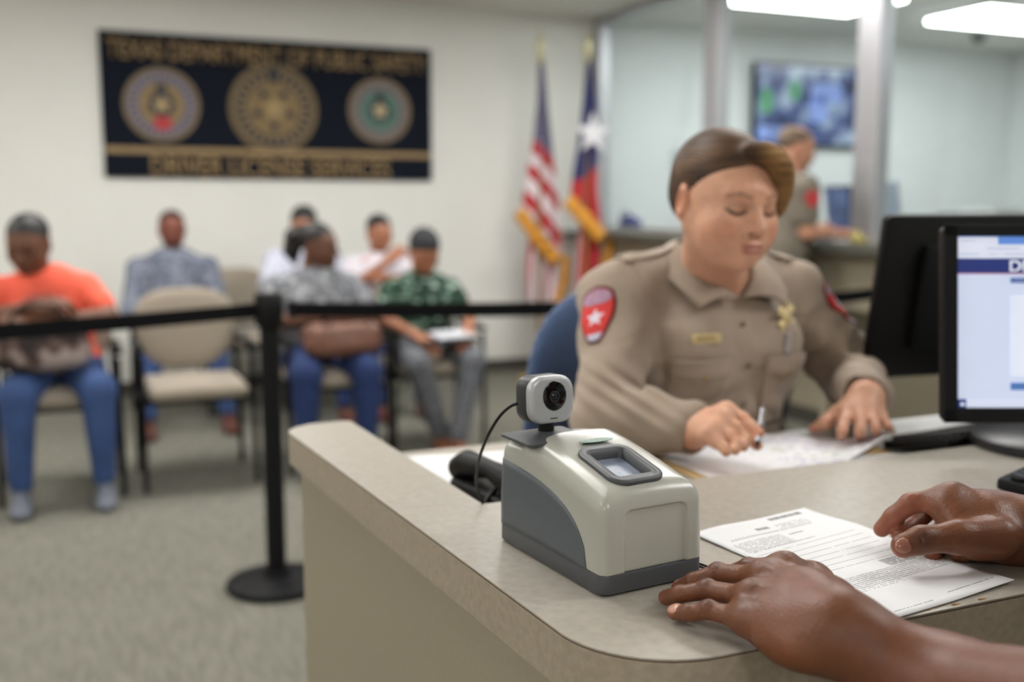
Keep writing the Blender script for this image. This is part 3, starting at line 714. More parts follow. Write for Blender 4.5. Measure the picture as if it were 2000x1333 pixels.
# ================================================================== fingerprint scanner
M['shell'] = mat('pale_grey_shell', (178, 178, 168), .24, var=.02, bump=.03, bscale=900, spec=.5)
M['slate'] = mat('slate_grey_plastic', (84, 90, 96), .45, var=.03, bump=.06, bscale=900)
M['slate2'] = mat('dark_grey_plastic', (72, 74, 78), .45, var=.03)
CT = .9201
sa = math.radians(6.2)
sc_ = thing('fingerprint_scanner', 'grey fingerprint scanner with dark side panels standing on the counter corner', 'scanner', (.4795, .9085, CT), sa)
def h_top(y):
    t = np.clip((.052 - y) / .155, 0, 1); return .1255 - .029 * t ** 1.45
def dxy(X, Y, hx=.0600, hy=.1005, r=.011):
    qx = np.abs(X) - (hx - r); qy = np.abs(Y) - (hy - r)
    return np.sqrt(np.maximum(qx, 0) ** 2 + np.maximum(qy, 0) ** 2) + np.minimum(np.maximum(qx, qy), 0) - r
def smax(a, b, k): t = np.maximum(k - np.abs(a - b), 0) / k; return np.maximum(a, b) + t * t * k * .25
def body(X, Y, Z):
    a = dxy(X, Y) + .05 * np.clip(Z - .05, 0, 1)
    st = 1 / (1 + np.exp(-(Y - .052) / .0022)); edge = 1 / (1 + np.exp(-(np.abs(X) - .0525) / .001))
    top = Z - (h_top(Y) - 1.1 * X * X - .0075 * st)
    return smax(smax(a, top, .020), .020 - Z, .001)
s = SDF(); s.fn(body, (-.0600, -.1005, .020), (.0600, .1005, .127), k=.001)
def fgroove(X, Y, Z):   # shallow recessed panel of the front face
    q = np.maximum(np.abs(X) - .031, np.abs(Z - .040) - .035); qx = np.abs(X - .002) - .028; qz = np.abs(Z - .036) - .035
    q = np.sqrt(np.maximum(qx, 0) ** 2 + np.maximum(qz, 0) ** 2) + np.minimum(np.maximum(qx, qz), 0) - .008
    return np.maximum(q, Y + .0980 - .05 * np.clip(Z - .05, 0, 1))
s.fn(fgroove, (-.04, -.116, .0), (.044, -.096, .085), k=.0015, sub=True)
tl = math.atan(.225)
Rs = rotm(rx=tl)
fc = np.array([-.005, -.048, float(h_top(-.048)) - .0005])
s.box(fc, (.0215, .030, .012), .005, Rs, k=.001, sub=True)
V, Q = s.mesh(.00125); me = npmesh('shell', [(V, Q)]); addo('shell', me, M['shell'], sc_, local=True)
MB().prism(rrect(.1205, .2015, .0115, 8), 0.002, .0205, .0015).build('base', M['slate2'], sc_, local=True, smooth='auto')
for sx in (-1, 1):
    V = []; Fc = []; ny, nz = 40, 10
    for i in range(ny):
        f = i / (ny - 1); y = .1015 - .176 * f
        zt = .021 + (.071 - 0.0) * (1 - f ** 3.2) ** (1 / 2.2) * (1 - .10 * f)
        for j in range(nz):
            z = .0208 + (zt - .0208) * j / (nz - 1)
            yy = y; xw = .0600 - .05 * max(z - .05, 0)
            if y > .1005 - .011:
                a_ = (y - (.1005 - .011)) / .012 * PI / 2 * .9; xw += -.011 + .011 * math.cos(a_); yy = .0895 + .011 * math.sin(a_)
            V.append((sx * (xw + .0004), yy + .0002, z))
    for i in range(ny - 1):
        for j in range(nz - 1): Fc.append((i * nz + j, i * nz + j + 1, (i + 1) * nz + j + 1, (i + 1) * nz + j)[::sx])
    o = addo('side_panel', meshof('side_panel', V, Fc, True), M['slate'], sc_, local=True)
    md = o.modifiers.new('t', 'SOLIDIFY'); md.thickness = .0009; md.offset = 0
RM = Matrix(Rs.tolist()).to_4x4()
def frame_ring(w1, h1, r1, w2, h2, r2, z0, z1):
    A = rrect(w1, h1, r1, 6); B = rrect(w2, h2, r2, 6); n = len(A); V = []; Fc = []
    for P_, z in ((A, z0), (A, z1 - .001), ([(p[0] * .985, p[1] * .985) for p in A], z1), (B, z1 - .0002), (B, z0 - .008)):
        V += [tuple(Vector(fc) + RM.to_3x3() @ Vector((p[0], p[1], z))) for p in P_]
    for k in range(4):
        for i in range(n): Fc.append((k * n + i, k * n + (i + 1) % n, (k + 1) * n + (i + 1) % n, (k + 1) * n + i))
    return meshof('window_frame', V, Fc, True)
def bulge(P_, k): return P_
addo('window_frame', frame_ring(.062, .080, .017, .041, .054, .004, -.004, .0026), M['slate2'], sc_, local=True)
pl = Vector(fc) + RM.to_3x3() @ Vector((0, 0, -.008))
MB().box(pl, (.041, .054, .001), 0, RM).build('sensor_glass', mat('bluish_sensor_glass', (140, 150, 168), .35, var=.1, vscale=60, spec=.5), sc_, local=True)
fp = MB()
for k in range(1, 8):
    q = .0016 * k; fp.lathe([(q, 0), (q + .0006, 0), (q + .0006, .0001), (q, .0001)], Vector(fc) + RM.to_3x3() @ Vector((0, -.003, -.0075)), 28, RM @ Matrix.Scale(1.35, 4, (0, 1, 0)))
fp.build('fingerprint_mark', mat('fingerprint_mark', (176, 184, 200), .3), sc_, local=True)
MB().lathe([(.0001, 0), (.0115, 0), (.0115, .0006), (.0001, .0006)], (.002, .004, .1222), 32, Matrix.Scale(1.75, 4, (1, 0, 0)) @ Matrix.Scale(.62, 4, (0, 1, 0))).build('badge', mat('green_badge', (92, 128, 112), .4, var=.2, vscale=300), sc_, local=True)

# webcam on the scanner
wc0 = PD(1067, 779, 1.078)
fx = nrm(RT * .86 - np.array([FW[0], FW[1], 0]) * -.50)   # width direction of the face
wy = math.atan2(fx[1], fx[0])
bz = CT + .1175 - .0002
wcam = thing('webcam', 'small silver-faced webcam with round black lens standing on the fingerprint scanner', 'webcam', (wc0[0], wc0[1], bz), wy)
zc = wc0[2] - bz
def rsq(X, Y, Z): return 0
RX = Matrix.Rotation(PI / 2, 4, 'X')
MB().prism(rrect(.078, .064, .006, 4), 0, .0035, .001).build('base_plate', M['slate2'], wcam, local=True, smooth='auto')
m_ = MB(); b_ = bmesh.new()
for k, (ww, hh, zz) in enumerate(((.056, .048, .0035), (.050, .042, .006), (.026, .022, .0105))): pass
b_.free()
A = [rrect(.074, .060, .005, 4), rrect(.050, .042, .005, 4), rrect(.022, .020, .004, 4)]; V = []; Fc = []; n = len(A[0])
for P_, z in zip(A, (.0034, .0055, .0085)): V += [(p[0], p[1], z) for p in P_]
for k in range(2):
    for i in range(n): Fc.append((k * n + i, k * n + (i + 1) % n, (k + 1) * n + (i + 1) % n, (k + 1) * n + i))
Fc.append(tuple(range(2 * n, 3 * n))); m_.add(V, Fc).build('pedestal', M['slate2'], wcam, local=True, smooth='auto')
MB().tube([(0, 0, .008), (0, 0, zc - .020)], .0085, 20).build('neck', M['black'], wcam, local=True, smooth='auto')
cm = Matrix.Translation((0, .0, zc)) @ Matrix.Rotation(math.radians(-3), 4, 'X') @ RX
MB().prism(rrect(.0535, .049, .013, 8), -.020, .006, .004, mtx=cm, seg=3).build('housing', mat('black_housing', (46, 46, 48), .4), wcam, local=True, smooth='auto')
# soft-cornered silver face
V = []; Fc = []; A = rrect(.054, .0500, .016, 8); n = len(A)
for sc0, z in ((1.0, .004), (1.0, .0085), (.985, .0105), (.94, .0122), (.8, .0128), (.5, .0132)): V += [tuple(cm @ Vector((p[0] * sc0, p[1] * sc0, z))) for p in A]
V.append(tuple(cm @ Vector((0, 0, .0133))))
for k in range(5):
    for i in range(n): Fc.append((k * n + i, k * n + (i + 1) % n, (k + 1) * n + (i + 1) % n, (k + 1) * n + i))
for i in range(n): Fc.append((5 * n + i, 5 * n + (i + 1) % n, 6 * n))
addo('face_plate', meshof('face_plate', V, Fc, True), mat('silver_plastic', (186, 188, 192), .35, metal=.3, var=.02), wcam, local=True)
lo_ = MB().lathe([(.0001, .0134), (.0118, .0134), (.0125, .0128), (.0125, .0110)], (0, 0, 0), 40, cm @ Matrix.Translation((.0022, .004, .0005)) @ Matrix.Scale(1.15, 4, (1, 0, 0)) @ Matrix.Scale(1.25, 4, (0, 1, 0))).build('lens_glass', M['blackgloss'], wcam, local=True, smooth='auto')
MB().lathe([(.0045, .0002), (.0060, .0002), (.0060, .0006), (.0045, .0006), (.0045, .0002)], (0, 0, 0), 32, cm @ Matrix.Translation((.0016, .0035, .0139))).build('lens_ring', mat('lens_ring_grey', (52, 54, 58), .3), wcam, local=True)
MB().lathe([(.0001, .0012), (.002, .0009), (.0032, .0002)], (0, 0, 0), 24, cm @ Matrix.Translation((.0016, .0035, .0139))).build('lens', mat('lens_blue_black', (16, 20, 30), .05), wcam, local=True, smooth=True)
MB().box((0, 0, 0), (.009, .0012, .0006), 0, cm @ Matrix.Translation((.001, -.0195, .0126))).build('microphone_slot', M['black'], wcam, local=True)
# cable
cp = [(1010, 789, 1.055), (996, 795, 1.06), (975, 815, 1.075), (954, 850, 1.10), (938, 890, 1.14), (931, 925, 1.19), (932, 955, 1.235), (937, 984, 1.265)]
P0 = [Vector(PD(*p)) for p in cp]; P0[-1] = Vector((.447, 1.142, .915)); P0.append(Vector((.452, 1.16, .889)))
def smoothpath(P, n=8):
    out = []
    for i in range(len(P) - 1):
        a, b, c, d = P[max(i - 1, 0)], P[i], P[i + 1], P[min(i + 2, len(P) - 1)]
        for k in range(n):
            t = k / n; out.append(.5 * ((2 * b) + (c - a) * t + (2 * a - 5 * b + 4 * c - d) * t * t + (3 * b - a - 3 * c + d) * t ** 3))
    return out + [P[-1]]
cb = MB().tube(smoothpath(P0), .0017, 8).build('webcam_cable', M['black'], smooth='auto'); tag(cb, 'thin black cable arching from the webcam down behind the ledge', 'cable'); recenter(cb)
P0 = [Vector(v) for v in ((.541, .900, CT + .003), (.556, .889, CT + .002), (.578, .872, CT + .002), (.600, .850, CT + .002), (.625, .85, CT + .0018), (.64, .86, CT + .0018))]
P0 = [Vector(PZ(*p)) for p in ((1352, 1100, CT + .003), (1366, 1102, CT + .002), (1378, 1106, CT + .002), (1392, 1113, CT + .002), (1405, 1122, CT + .002))]
cb = MB().tube(smoothpath(P0), .0012, 8); P1 = [p + Vector((-.004, -.007, 0)) for p in P0]; cb.tube(smoothpath(P1), .0012, 8)
o = cb.build('scanner_cable', M['black'], smooth='auto'); tag(o, 'thin black double cable leaving the right side of the scanner', 'cable'); recenter(o)

# ------------------------------------------------------------------ paper sheets
def printmat(name, blocks, base=(238, 238, 240), seed=1.0, bars=()):
    m = bpy.data.materials.new(name); m.use_nodes = True; nt = m.node_tree; b = nt.nodes['Principled BSDF']; b.inputs['Roughness'].default_value = .8
    uv = nt.nodes.new('ShaderNodeUVMap'); sp = nt.nodes.new('ShaderNodeSeparateXYZ'); nt.links.new(uv.outputs[0], sp.inputs[0]); U, V_ = sp.outputs[0], sp.outputs[1]
    def mth(op, a, c=None):
        n = nt.nodes.new('ShaderNodeMath'); n.operation = op
        for i, q in enumerate((a, c)):
            if q is None: continue
            if hasattr(q, 'links'): nt.links.new(q, n.inputs[i])
            else: n.inputs[i].default_value = q
        return n.outputs[0]
    def rng_(x, a, c): return mth('MULTIPLY', mth('GREATER_THAN', x, a), mth('LESS_THAN', x, c))
    tot = None; cur = srgb(*base)
    mixer = None
    for (u0, u1, v0, v1, per, duty, freq, thr, colr) in blocks:
        msk = mth('MULTIPLY', rng_(U, u0, u1), rng_(V_, v0, v1)); row = mth('DIVIDE', V_, per)
        if per < 1: msk = mth('MULTIPLY', msk, mth('LESS_THAN', mth('FRACT', row), duty))
        cb_ = nt.nodes.new('ShaderNodeCombineXYZ'); nt.links.new(mth('MULTIPLY', U, freq), cb_.inputs[0]); nt.links.new(mth('MULTIPLY', mth('FLOOR', row), 7.31), cb_.inputs[1]); cb_.inputs[2].default_value = seed
        nz = nt.nodes.new('ShaderNodeTexNoise'); nz.inputs['Scale'].default_value = 1; nz.inputs['Detail'].default_value = 1; nt.links.new(cb_.outputs[0], nz.inputs['Vector'])
        msk = mth('MULTIPLY', msk, mth('GREATER_THAN', nz.outputs[0], thr))
        mx = nt.nodes.new('ShaderNodeMix'); mx.data_type = 'RGBA'; nt.links.new(msk, mx.inputs[0])
        if mixer is None: mx.inputs[6].default_value = cur
        else: nt.links.new(mixer, mx.inputs[6])
        mx.inputs[7].default_value = srgb(*colr); mixer = mx.outputs[2]
    if mixer is not None: nt.links.new(mixer, b.inputs['Base Color'])
    else: b.inputs['Base Color'].default_value = cur
    return m
def sheet(name, label, cat, Cn, m, zf=None, nu=24, nv=30, th=.0004, grp=None):
    """Cn: four world corners, top-left, top-right, bottom-right, bottom-left of the page"""
    Cn = [np.array(c, float) for c in Cn]; V = []; Fc = []; UV = []
    for j in range(nv + 1):
        for i in range(nu + 1):
            u, v = i / nu, j / nv; p = (Cn[0] * (1 - u) + Cn[1] * u) * (1 - v) + (Cn[3] * (1 - u) + Cn[2] * u) * v
            if zf: p = p + np.array(zf(u, v))
            V.append(p); UV.append((u, v))
    for j in range(nv):
        for i in range(nu): Fc.append((j * (nu + 1) + i, (j + 1) * (nu + 1) + i, (j + 1) * (nu + 1) + i + 1, j * (nu + 1) + i + 1))
    me = meshof(name, V, Fc, True); uvl = me.uv_layers.new(name='UVMap')
    for l in me.loops: uvl.data[l.index].uv = UV[l.vertex_index]
    o = addo(name, me, m); md = o.modifiers.new('thickness', 'SOLIDIFY'); md.thickness = th; md.offset = 1
    recenter(o); tag(o, label, cat, grp); return o
G = (146, 146, 150); LG = (160, 160, 164)
form = printmat('form_print', [
    (.60, .90, .025, .052, 2, 1, 160, .45, (120, 120, 124)), (.38, .50, .10, .125, 2, 1, 90, .42, G), (.10, .80, .155, .168, .0125, .55, 60, .40, G),
    (.55, .82, .10, .15, .014, .4, 70, .44, LG), (.05, .45, .20, .30, .0145, .34, 70, .42, G), (.06, .90, .32, .62, .042, .075, 26, .36, LG), (.50, .62, .22, .23, 2, 1, 90, .42, G),
    (.08, .60, .30, .31, .01, .5, 60, .4, G), (.62, .86, .605, .665, .0088, .5, 60, .40, (90, 90, 94)), (.06, .95, .672, .77, .0125, .36, 90, .40, G), (.06, .5, .775, .80, .0125, .3, 60, .45, LG),
    (.55, .95, .935, .945, .01, .5, 60, .42, LG), (.08, .4, .955, .965, .01, .5, 60, .42, LG)])
za = CT + .0012
sheet('printed_form', 'white printed form lying on the counter under the standing person\'s hands', 'paper sheet', [(.610, .928, za), (.789, .961, za), (.814, .682, za), (.643, .660, za)], form,
      lambda u, v: (0, 0, .0035 * math.exp(-((v - .32) / .14) ** 2) * u + .006 * max(0, v - .75) * max(0, u - .5) * 4 * v + .0025 * math.exp(-((u - .2) ** 2 + v * v) * 20)))
B1 = printmat('sheet_print_a', [(.1, .9, .1, .9, .05, .2, 12, .5, (206, 206, 212))], seed=3)
B2 = printmat('sheet_print_b', [(.05, .95, .06, .40, .05, .35, 14, .48, (196, 192, 224)), (.2, .8, .35, .6, .06, .5, 10, .52, (196, 200, 186)), (.3, .95, .62, .9, .06, .4, 12, .46, (184, 180, 216))], seed=5)
z1 = DZ + .004
def q4(L, z): return [PZ(x, y, z) for x, y in L]
o = sheet('manila_folder', 'tan folder edges showing under the officer\'s white papers', 'folder', q4([(1250, 893), (1700, 868), (1775, 900), (1395, 950)], DZ + .0012), mat('manila_card', (196, 164, 112), .8), th=.0015)
sheet('paper_sheet', 'large white sheet under the officer\'s writing hand', 'paper sheet', q4([(1262, 882), (1560, 850), (1610, 919), (1402, 940)], z1), B1, lambda u, v: (0, 0, .004 * math.sin(u * 3.1) * v))
o = sheet('paper_sheet', 'white sheet with faint lilac print and a lifted right corner under the officer\'s flat hand', 'paper sheet', q4([(1462, 846), (1745, 858), (1610, 938), (1470, 893)], DZ + .010), B2, lambda u, v: (0, 0, -.004 + .018 * max(0, u - .45) ** 1.5 * (1 - .5 * v) * 2 + .003 * math.sin(u * 7) * (1 - v)))
sheet('paper_sheet', 'small white sheet corner beside the keyboard under the other papers', 'paper sheet', q4([(1600, 893), (1765, 886), (1745, 912), (1600, 925)], DZ + .0026), M['paper'])
sheet('paper_sheet', 'white sheet lying on the desk left of the scanner behind the ledge', 'paper sheet', q4([(795, 893), (1080, 876), (1120, 935), (910, 965)], DZ + .0012), M['paper'])
sheet('paper_sheet', 'white sheet on the desk beyond the keyboard under the dark monitor', 'paper sheet', [(1.32, 1.37, DZ + .001), (1.56, 1.37, DZ + .001), (1.58, 1.465, DZ + .001), (1.34, 1.465, DZ + .001)], M['paper'])

# ------------------------------------------------------------------ phone
ph = thing('desk_phone', 'black desk phone lying behind the ledge left of the scanner', 'phone', (.575, 1.27, DZ), .15)
MB().prism(rrect(.20, .17, .025), 0, .022, .006).build('body', M['black'], ph, local=True, smooth='auto')
MB().prism(rrect(.13, .15, .012), 0, .004, .001, mtx=Matrix.Translation((.028, 0, .022))).build('keypad_plate', mat('grey_phone_top', (92, 92, 98), .5), ph, local=True)
k0 = None
for i in range(3):
    for j in range(4):
        kk = MB().box((.01 + .022 * i, .03 - .02 * j, .0285), (.015, .012, .005), .002)
        kk.build('key', M['kdark'], ph, local=True)
MB().tube([(-.075, -.085, .030), (-.075, -.06, .042), (-.072, 0, .046), (-.075, .06, .042), (-.075, .085, .030)], [.018, .020, .013, .020, .018], 16).build('handset', M['black'], ph, local=True, smooth='auto')
P0 = [Vector(v) for v in ((.465, 1.20, DZ + .008), (.50, 1.225, DZ + .03), (.55, 1.20, DZ + .045), (.60, 1.16, DZ + .028), (.62, 1.15, DZ + .008))]
o = MB().tube(smoothpath(P0), .0035, 10).build('phone_cord', M['black'], smooth='auto'); tag(o, 'black cord looping over the desk phone behind the ledge', 'cable'); recenter(o)

# ------------------------------------------------------------------ keyboard and keypad
def keyboard(name, label, loc, rz, nx, ny, pitch, tilt, legend=False):
    t = thing(name, label, 'keyboard', loc, rz); wd, dp_ = nx * pitch + .02, ny * pitch + .02
    T = Matrix.Rotation(tilt, 4, 'X')
    MB().prism(rrect(wd, dp_, .008), 0, .014, .003, mtx=Matrix.Translation((0, 0, .0015 + dp_ / 2 * math.sin(tilt))) @ T).build('case', M['black'], t, local=True, smooth='auto')
    base = None
    for j in range(ny):
        i = 0
        while i < nx:
            span = 1
            if j == 0 and i == 3: span = 6
            if span == 1 and base is not None: o = base.copy(); COL.objects.link(o); o.parent = t
            else:
                o = MB().box((0, 0, 0), (pitch * span - .003, pitch - .003, .008), .0025, seg=1).build('key', M['kdark'], t, local=True)
                if span == 1: base = o
            p = T @ Vector(((i + span / 2 - nx / 2) * pitch, (j + .5 - ny / 2) * pitch, .017)); o.location = (p.x, p.y, p.z + .0015 + dp_ / 2 * math.sin(tilt)); o.rotation_euler = (tilt, 0, 0)
            i += span
    return t
keyboard('keyboard', 'black keyboard on the desk beside the officer\'s flat hand, below the monitors', (1.405, 1.245, DZ), PI + .12, 19, 6, .0187, math.radians(13))
keyboard('keypad', 'small black keypad at the right edge of the photo beyond the raised hand', tuple(PZ(2068, 974, CT)), .35, 5, 5, .0187, math.radians(5))
o = MB().tube(smoothpath([Vector(v) for v in ((1.29, 1.19, DZ + .004), (1.36, 1.17, DZ + .004), (1.44, 1.19, DZ + .004), (1.56, 1.165, DZ + .004), (1.7, 1.2, DZ + .004))]), .0035, 8).build('keyboard_cable', M['black'], smooth='auto'); tag(o, 'black cable lying in front of the keyboard below the monitor', 'cable'); recenter(o)

# ------------------------------------------------------------------ monitors
def monitor(label, o0, rv, uv, wd, ht, screen_front, stand_z, fwd):
    """o0: bottom-left corner of the housing as seen by the camera"""
    rv, uv = nrm(rv), nrm(uv); nv = np.cross(rv, uv)   # towards the camera
    ctr = o0 + rv * wd / 2 + uv * ht / 2
    back = -nv if screen_front else nv
    foot = ctr + back * .075; foot[2] = stand_z
    t = thing('monitor', label, 'monitor', foot)
    B_ = basis(rv, uv, nv); 
    def at(x, y, z): return Vector(o0 + rv * x + uv * y + nv * z)
    MB().prism(rrect(wd, ht, .012), -.018, .0, .003, mtx=basis(rv, uv, nv, ctr)).build('housing', M['black'], t, smooth='auto')
    return t, at, ctr, rv, uv, nv, foot, back
# applicant-side monitor with the lit page
o0 = PD(1842, 826, 1.46); wd, ht = .475, .282
t, at, ctr, rv, uv, nv, foot, back = monitor('black monitor with a lit web page facing the camera at the right edge', o0, RT, UP, wd, ht, True, DZ, None)
fr = MB()
for (x, y, ww, hh) in ((.0095, ht / 2, .019, ht), (wd - .0095, ht / 2, .019, ht), (wd / 2, ht - .0082, wd, .0164), (wd / 2, .0105, wd, .021)): fr.box(at(x, y, .003), (ww, hh, .006), .001, basis(rv, uv, nv))
fr.build('bezel', M['blackmat'], t)
def scr(name, x0, y0, x1, y1, lift, m, parent): return MB().box(at((x0 + x1) / 2, (y0 + y1) / 2, lift), (x1 - x0, y1 - y0, .0004), 0, basis(rv, uv, nv)).build(name, m, parent)
def em(name, c, s=.55, var=.03): return mat(name, c, .3, var=var, vscale=8, emit=s, spec=.2)
sx0, sx1, sy0, sy1 = .0196, wd - .0196, .0214, ht - .0164
scn = scr('screen', sx0, sy0, sx1, sy1, .0006, em('page_pale_blue', (196, 206, 232)), t)
def sp(px, py):  # photo position on the screen plane
    d = ray(px, py); n = nv; tt = ((o0 - CAM) @ n) / (d @ n); p = CAM + d * tt - o0; return float(p @ rv), float(p @ uv)
y = lambda py: sp(1900, py)[1]; x = lambda px: sp(px, 600)[0]
scr('tab_strip', sx0, y(478), sx1, sy1, .0012, em('tab_strip_blue', (96, 140, 216)), scn); scr('browser_tab', x(1868), y(478), x(1948), sy1 - .001, .0016, em('tab_white', (214, 220, 238)), scn)
scr('toolbar', sx0, y(505), sx1, y(478), .0012, em('toolbar_white', (212, 218, 236)), scn)
scr('header_bar', sx0, y(534), sx1, y(505), .0012, em('header_navy', (40, 52, 110), .6), scn)
scr('header_line', sx0, y(536), sx1, y(534), .0014, em('header_line_pink', (180, 130, 150), .6), scn)
scr('button', x(1973), y(553), x(2120), y(543), .0014, em('button_blue', (64, 92, 150), .6), scn)
scr('white_box', x(1973), y(735), x(2240), y(578), .0014, em('box_white', (214, 222, 238)), scn)
scr('button', x(1973), y(762), x(2060), y(748), .0014, em('button_blue_2', (74, 112, 170), .6), scn)
scr('taskbar', sx0, sy0, sx1, y(782), .0012, em('taskbar_pale', (204, 212, 234)), scn)
scr('start_button', sx0, sy0, x(1886), y(780), .0016, em('start_navy', (40, 60, 120), .5), scn)
scr('start_mark', x(1875), y(793), x(1882), y(787), .002, em('mark_white', (210, 220, 240), .7), scn)
lettering('DPS', x(1971), x(2027), y(531), y(509), .0016, em('white_lettering', (226, 232, 246)), scn, depth=.0004, rot=(rv, uv, nv), org=o0)
for k, (xa, xb, yy) in enumerate(((1875, 1905, 471), (1925, 1990, 486), (1872, 1912, 497), (1930, 1946, 497), (1960, 2010, 497), (1980, 2010, 548))):
    scr('text_line', x(xa), y(yy) - .0006, x(xb), y(yy) + .0006, .0021, em('text_grey', (150, 156, 182), .5), scn)
MB().box(at(wd - .03, .0115, .0065), (.008, .003, .001), 0, basis(rv, uv, nv)).build('power_button', M['black'], t)
ftl = np.array([foot[0], foot[1], DZ])
ftl = PZ(2080, 888, CT) + np.array([.025, .045, 0])
MB().lathe([(.0001, 0), (.112, 0), (.114, .004), (.113, .014), (.105, .019), (.03, .022), (.0001, .022)], ftl, 40).build('base', mat('grey_black_base', (36, 38, 42), .4), t, smooth='auto')
MB().tube([ftl + (0, 0, .015), ftl + (0.01, .01, .06), Vector(at(wd / 2, .09, -.04))], [.02, .018, .016], 16).build('stand', M['black'], t, smooth='auto')
MB().box(at(wd / 2, ht / 2, -.026), (.12, .12, .02), .004, basis(rv, uv, nv)).build('mount_plate', M['black'], t)
# officer's monitor, seen from behind
hF = np.array([FW[0], FW[1], 0]); hF /= np.linalg.norm(hF)
bl = PD(1688, 742, 1.93); tl_ = PD(1735, 421, 1.93 - .085)
u_ = nrm(tl_ - bl); hu = np.array([u_[0], u_[1], 0]); r_ = nrm(np.cross(np.array([0, 0, 1.]), hu)); r_ = r_ if r_ @ RT > 0 else -r_
o0b = bl
t2, at2, ctr2, rv2, uv2, nv2, foot2, back2 = monitor('large dark monitor seen from behind, leaning, left of the lit monitor', o0b, r_, u_, .52, float(np.linalg.norm(tl_ - bl)), False, DZ, None)
B2_ = basis(rv2, uv2, nv2)
MB().box(at2(.26, .16, .010), (.36, .20, .022), .010, B2_).build('rear_bulge', M['blackmat'], t2, smooth='auto')
MB().box(at2(.26, .16, -.0185), (.49, .28, .001), 0, B2_).build('screen', M['blackgloss'], t2)
MB().box(at2(.26, .15, .026), (.09, .11, .014), .004, B2_).build('mount_plate', M['black'], t2)
for k in range(6): MB().box(at2(.17 + .03 * k, .235, .0215), (.02, .003, .001), 0, B2_).build('vent_slot', M['blackgloss'], t2)
MB().lathe([(.0001, 0), (.10, 0), (.102, .008), (.095, .016), (.0001, .018)], (foot2[0] + .03, foot2[1] + .0, DZ), 40).build('base', M['black'], t2, smooth='auto')
MB().tube([Vector((foot2[0] + .03, foot2[1], DZ + .01)), Vector((foot2[0] + .03, foot2[1], DZ + .10)), at2(.26, .13, .034)], [.02, .018, .018], 16).build('stand', M['black'], t2, smooth='auto')

# ------------------------------------------------------------------ officer's chair
oc = thing('office_chair', 'blue upholstered office chair behind the seated officer', 'chair', (1.09, 1.78, 0))
def cbk(X, Y, Z):
    zc = (Z - .87) / .25; xw = (X - 1.085) / (.285 - .03 * np.clip(zc, -1, 1)); e = (np.abs(xw) ** 3 + np.abs(zc) ** 3) ** (1 / 3)
    return np.maximum((e - 1) * .24, np.abs(Y - (1.86 - .55 * (X - 1.085) ** 2 + .12 * (Z - .8))) - .034 + .026 * np.clip(e, 0, 1) ** 7)
s = SDF(); s.fn(cbk, (.78, 1.75, .60), (1.39, 1.97, 1.14), k=.005); V, Q = s.mesh(.011); addo('backrest', npmesh('backrest', [(V, Q)]), M['blue'], oc)
s = SDF(); s.box((1.085, 1.62, .565), (.25, .23, .04), .038); V, Q = s.mesh(.012); addo('seat', npmesh('seat', [(V, Q)]), M['blue'], oc)
MB().tube([(1.085, 1.62, .10), (1.085, 1.62, .53)], .03, 16).build('gas_lift', M['black'], oc, smooth='auto')
MB().tube([(1.085, 1.70, .53), (1.085, 1.89, .55), (1.085, 1.915, .80)], .018, 10).build('back_bar', M['black'], oc, smooth='auto')
for k in range(5):
    a = k * 2 * PI / 5 + .3; d = np.array([math.cos(a), math.sin(a), 0])
    lg = MB().tube([(1.085, 1.62, .13), tuple(np.array([1.085, 1.62, .09]) + d * .30)], [.022, .014], 10).build('leg', M['black'], oc, smooth='auto')
    c = np.array([1.085, 1.62, .03]) + d * .30; MB().lathe([(.0001, -.02), (.028, -.02), (.03, -.01), (.03, .01), (.028, .02), (.0001, .02)], c, 18, Matrix.Rotation(a, 4, 'Z') @ Matrix.Rotation(PI / 2, 4, 'X')).build('caster', M['black'], lg, smooth='auto')
for sx in (-1, 1):
    MB().tube([(1.085 + sx * .25, 1.66, .56), (1.085 + sx * .31, 1.66, .60), (1.085 + sx * .31, 1.66, .74)], .014, 10).build('arm_post', M['black'], oc, smooth='auto')
    MB().box((1.085 + sx * .31, 1.66, .755), (.06, .20, .03), .012).build('armrest', M['black'], oc, smooth='auto')
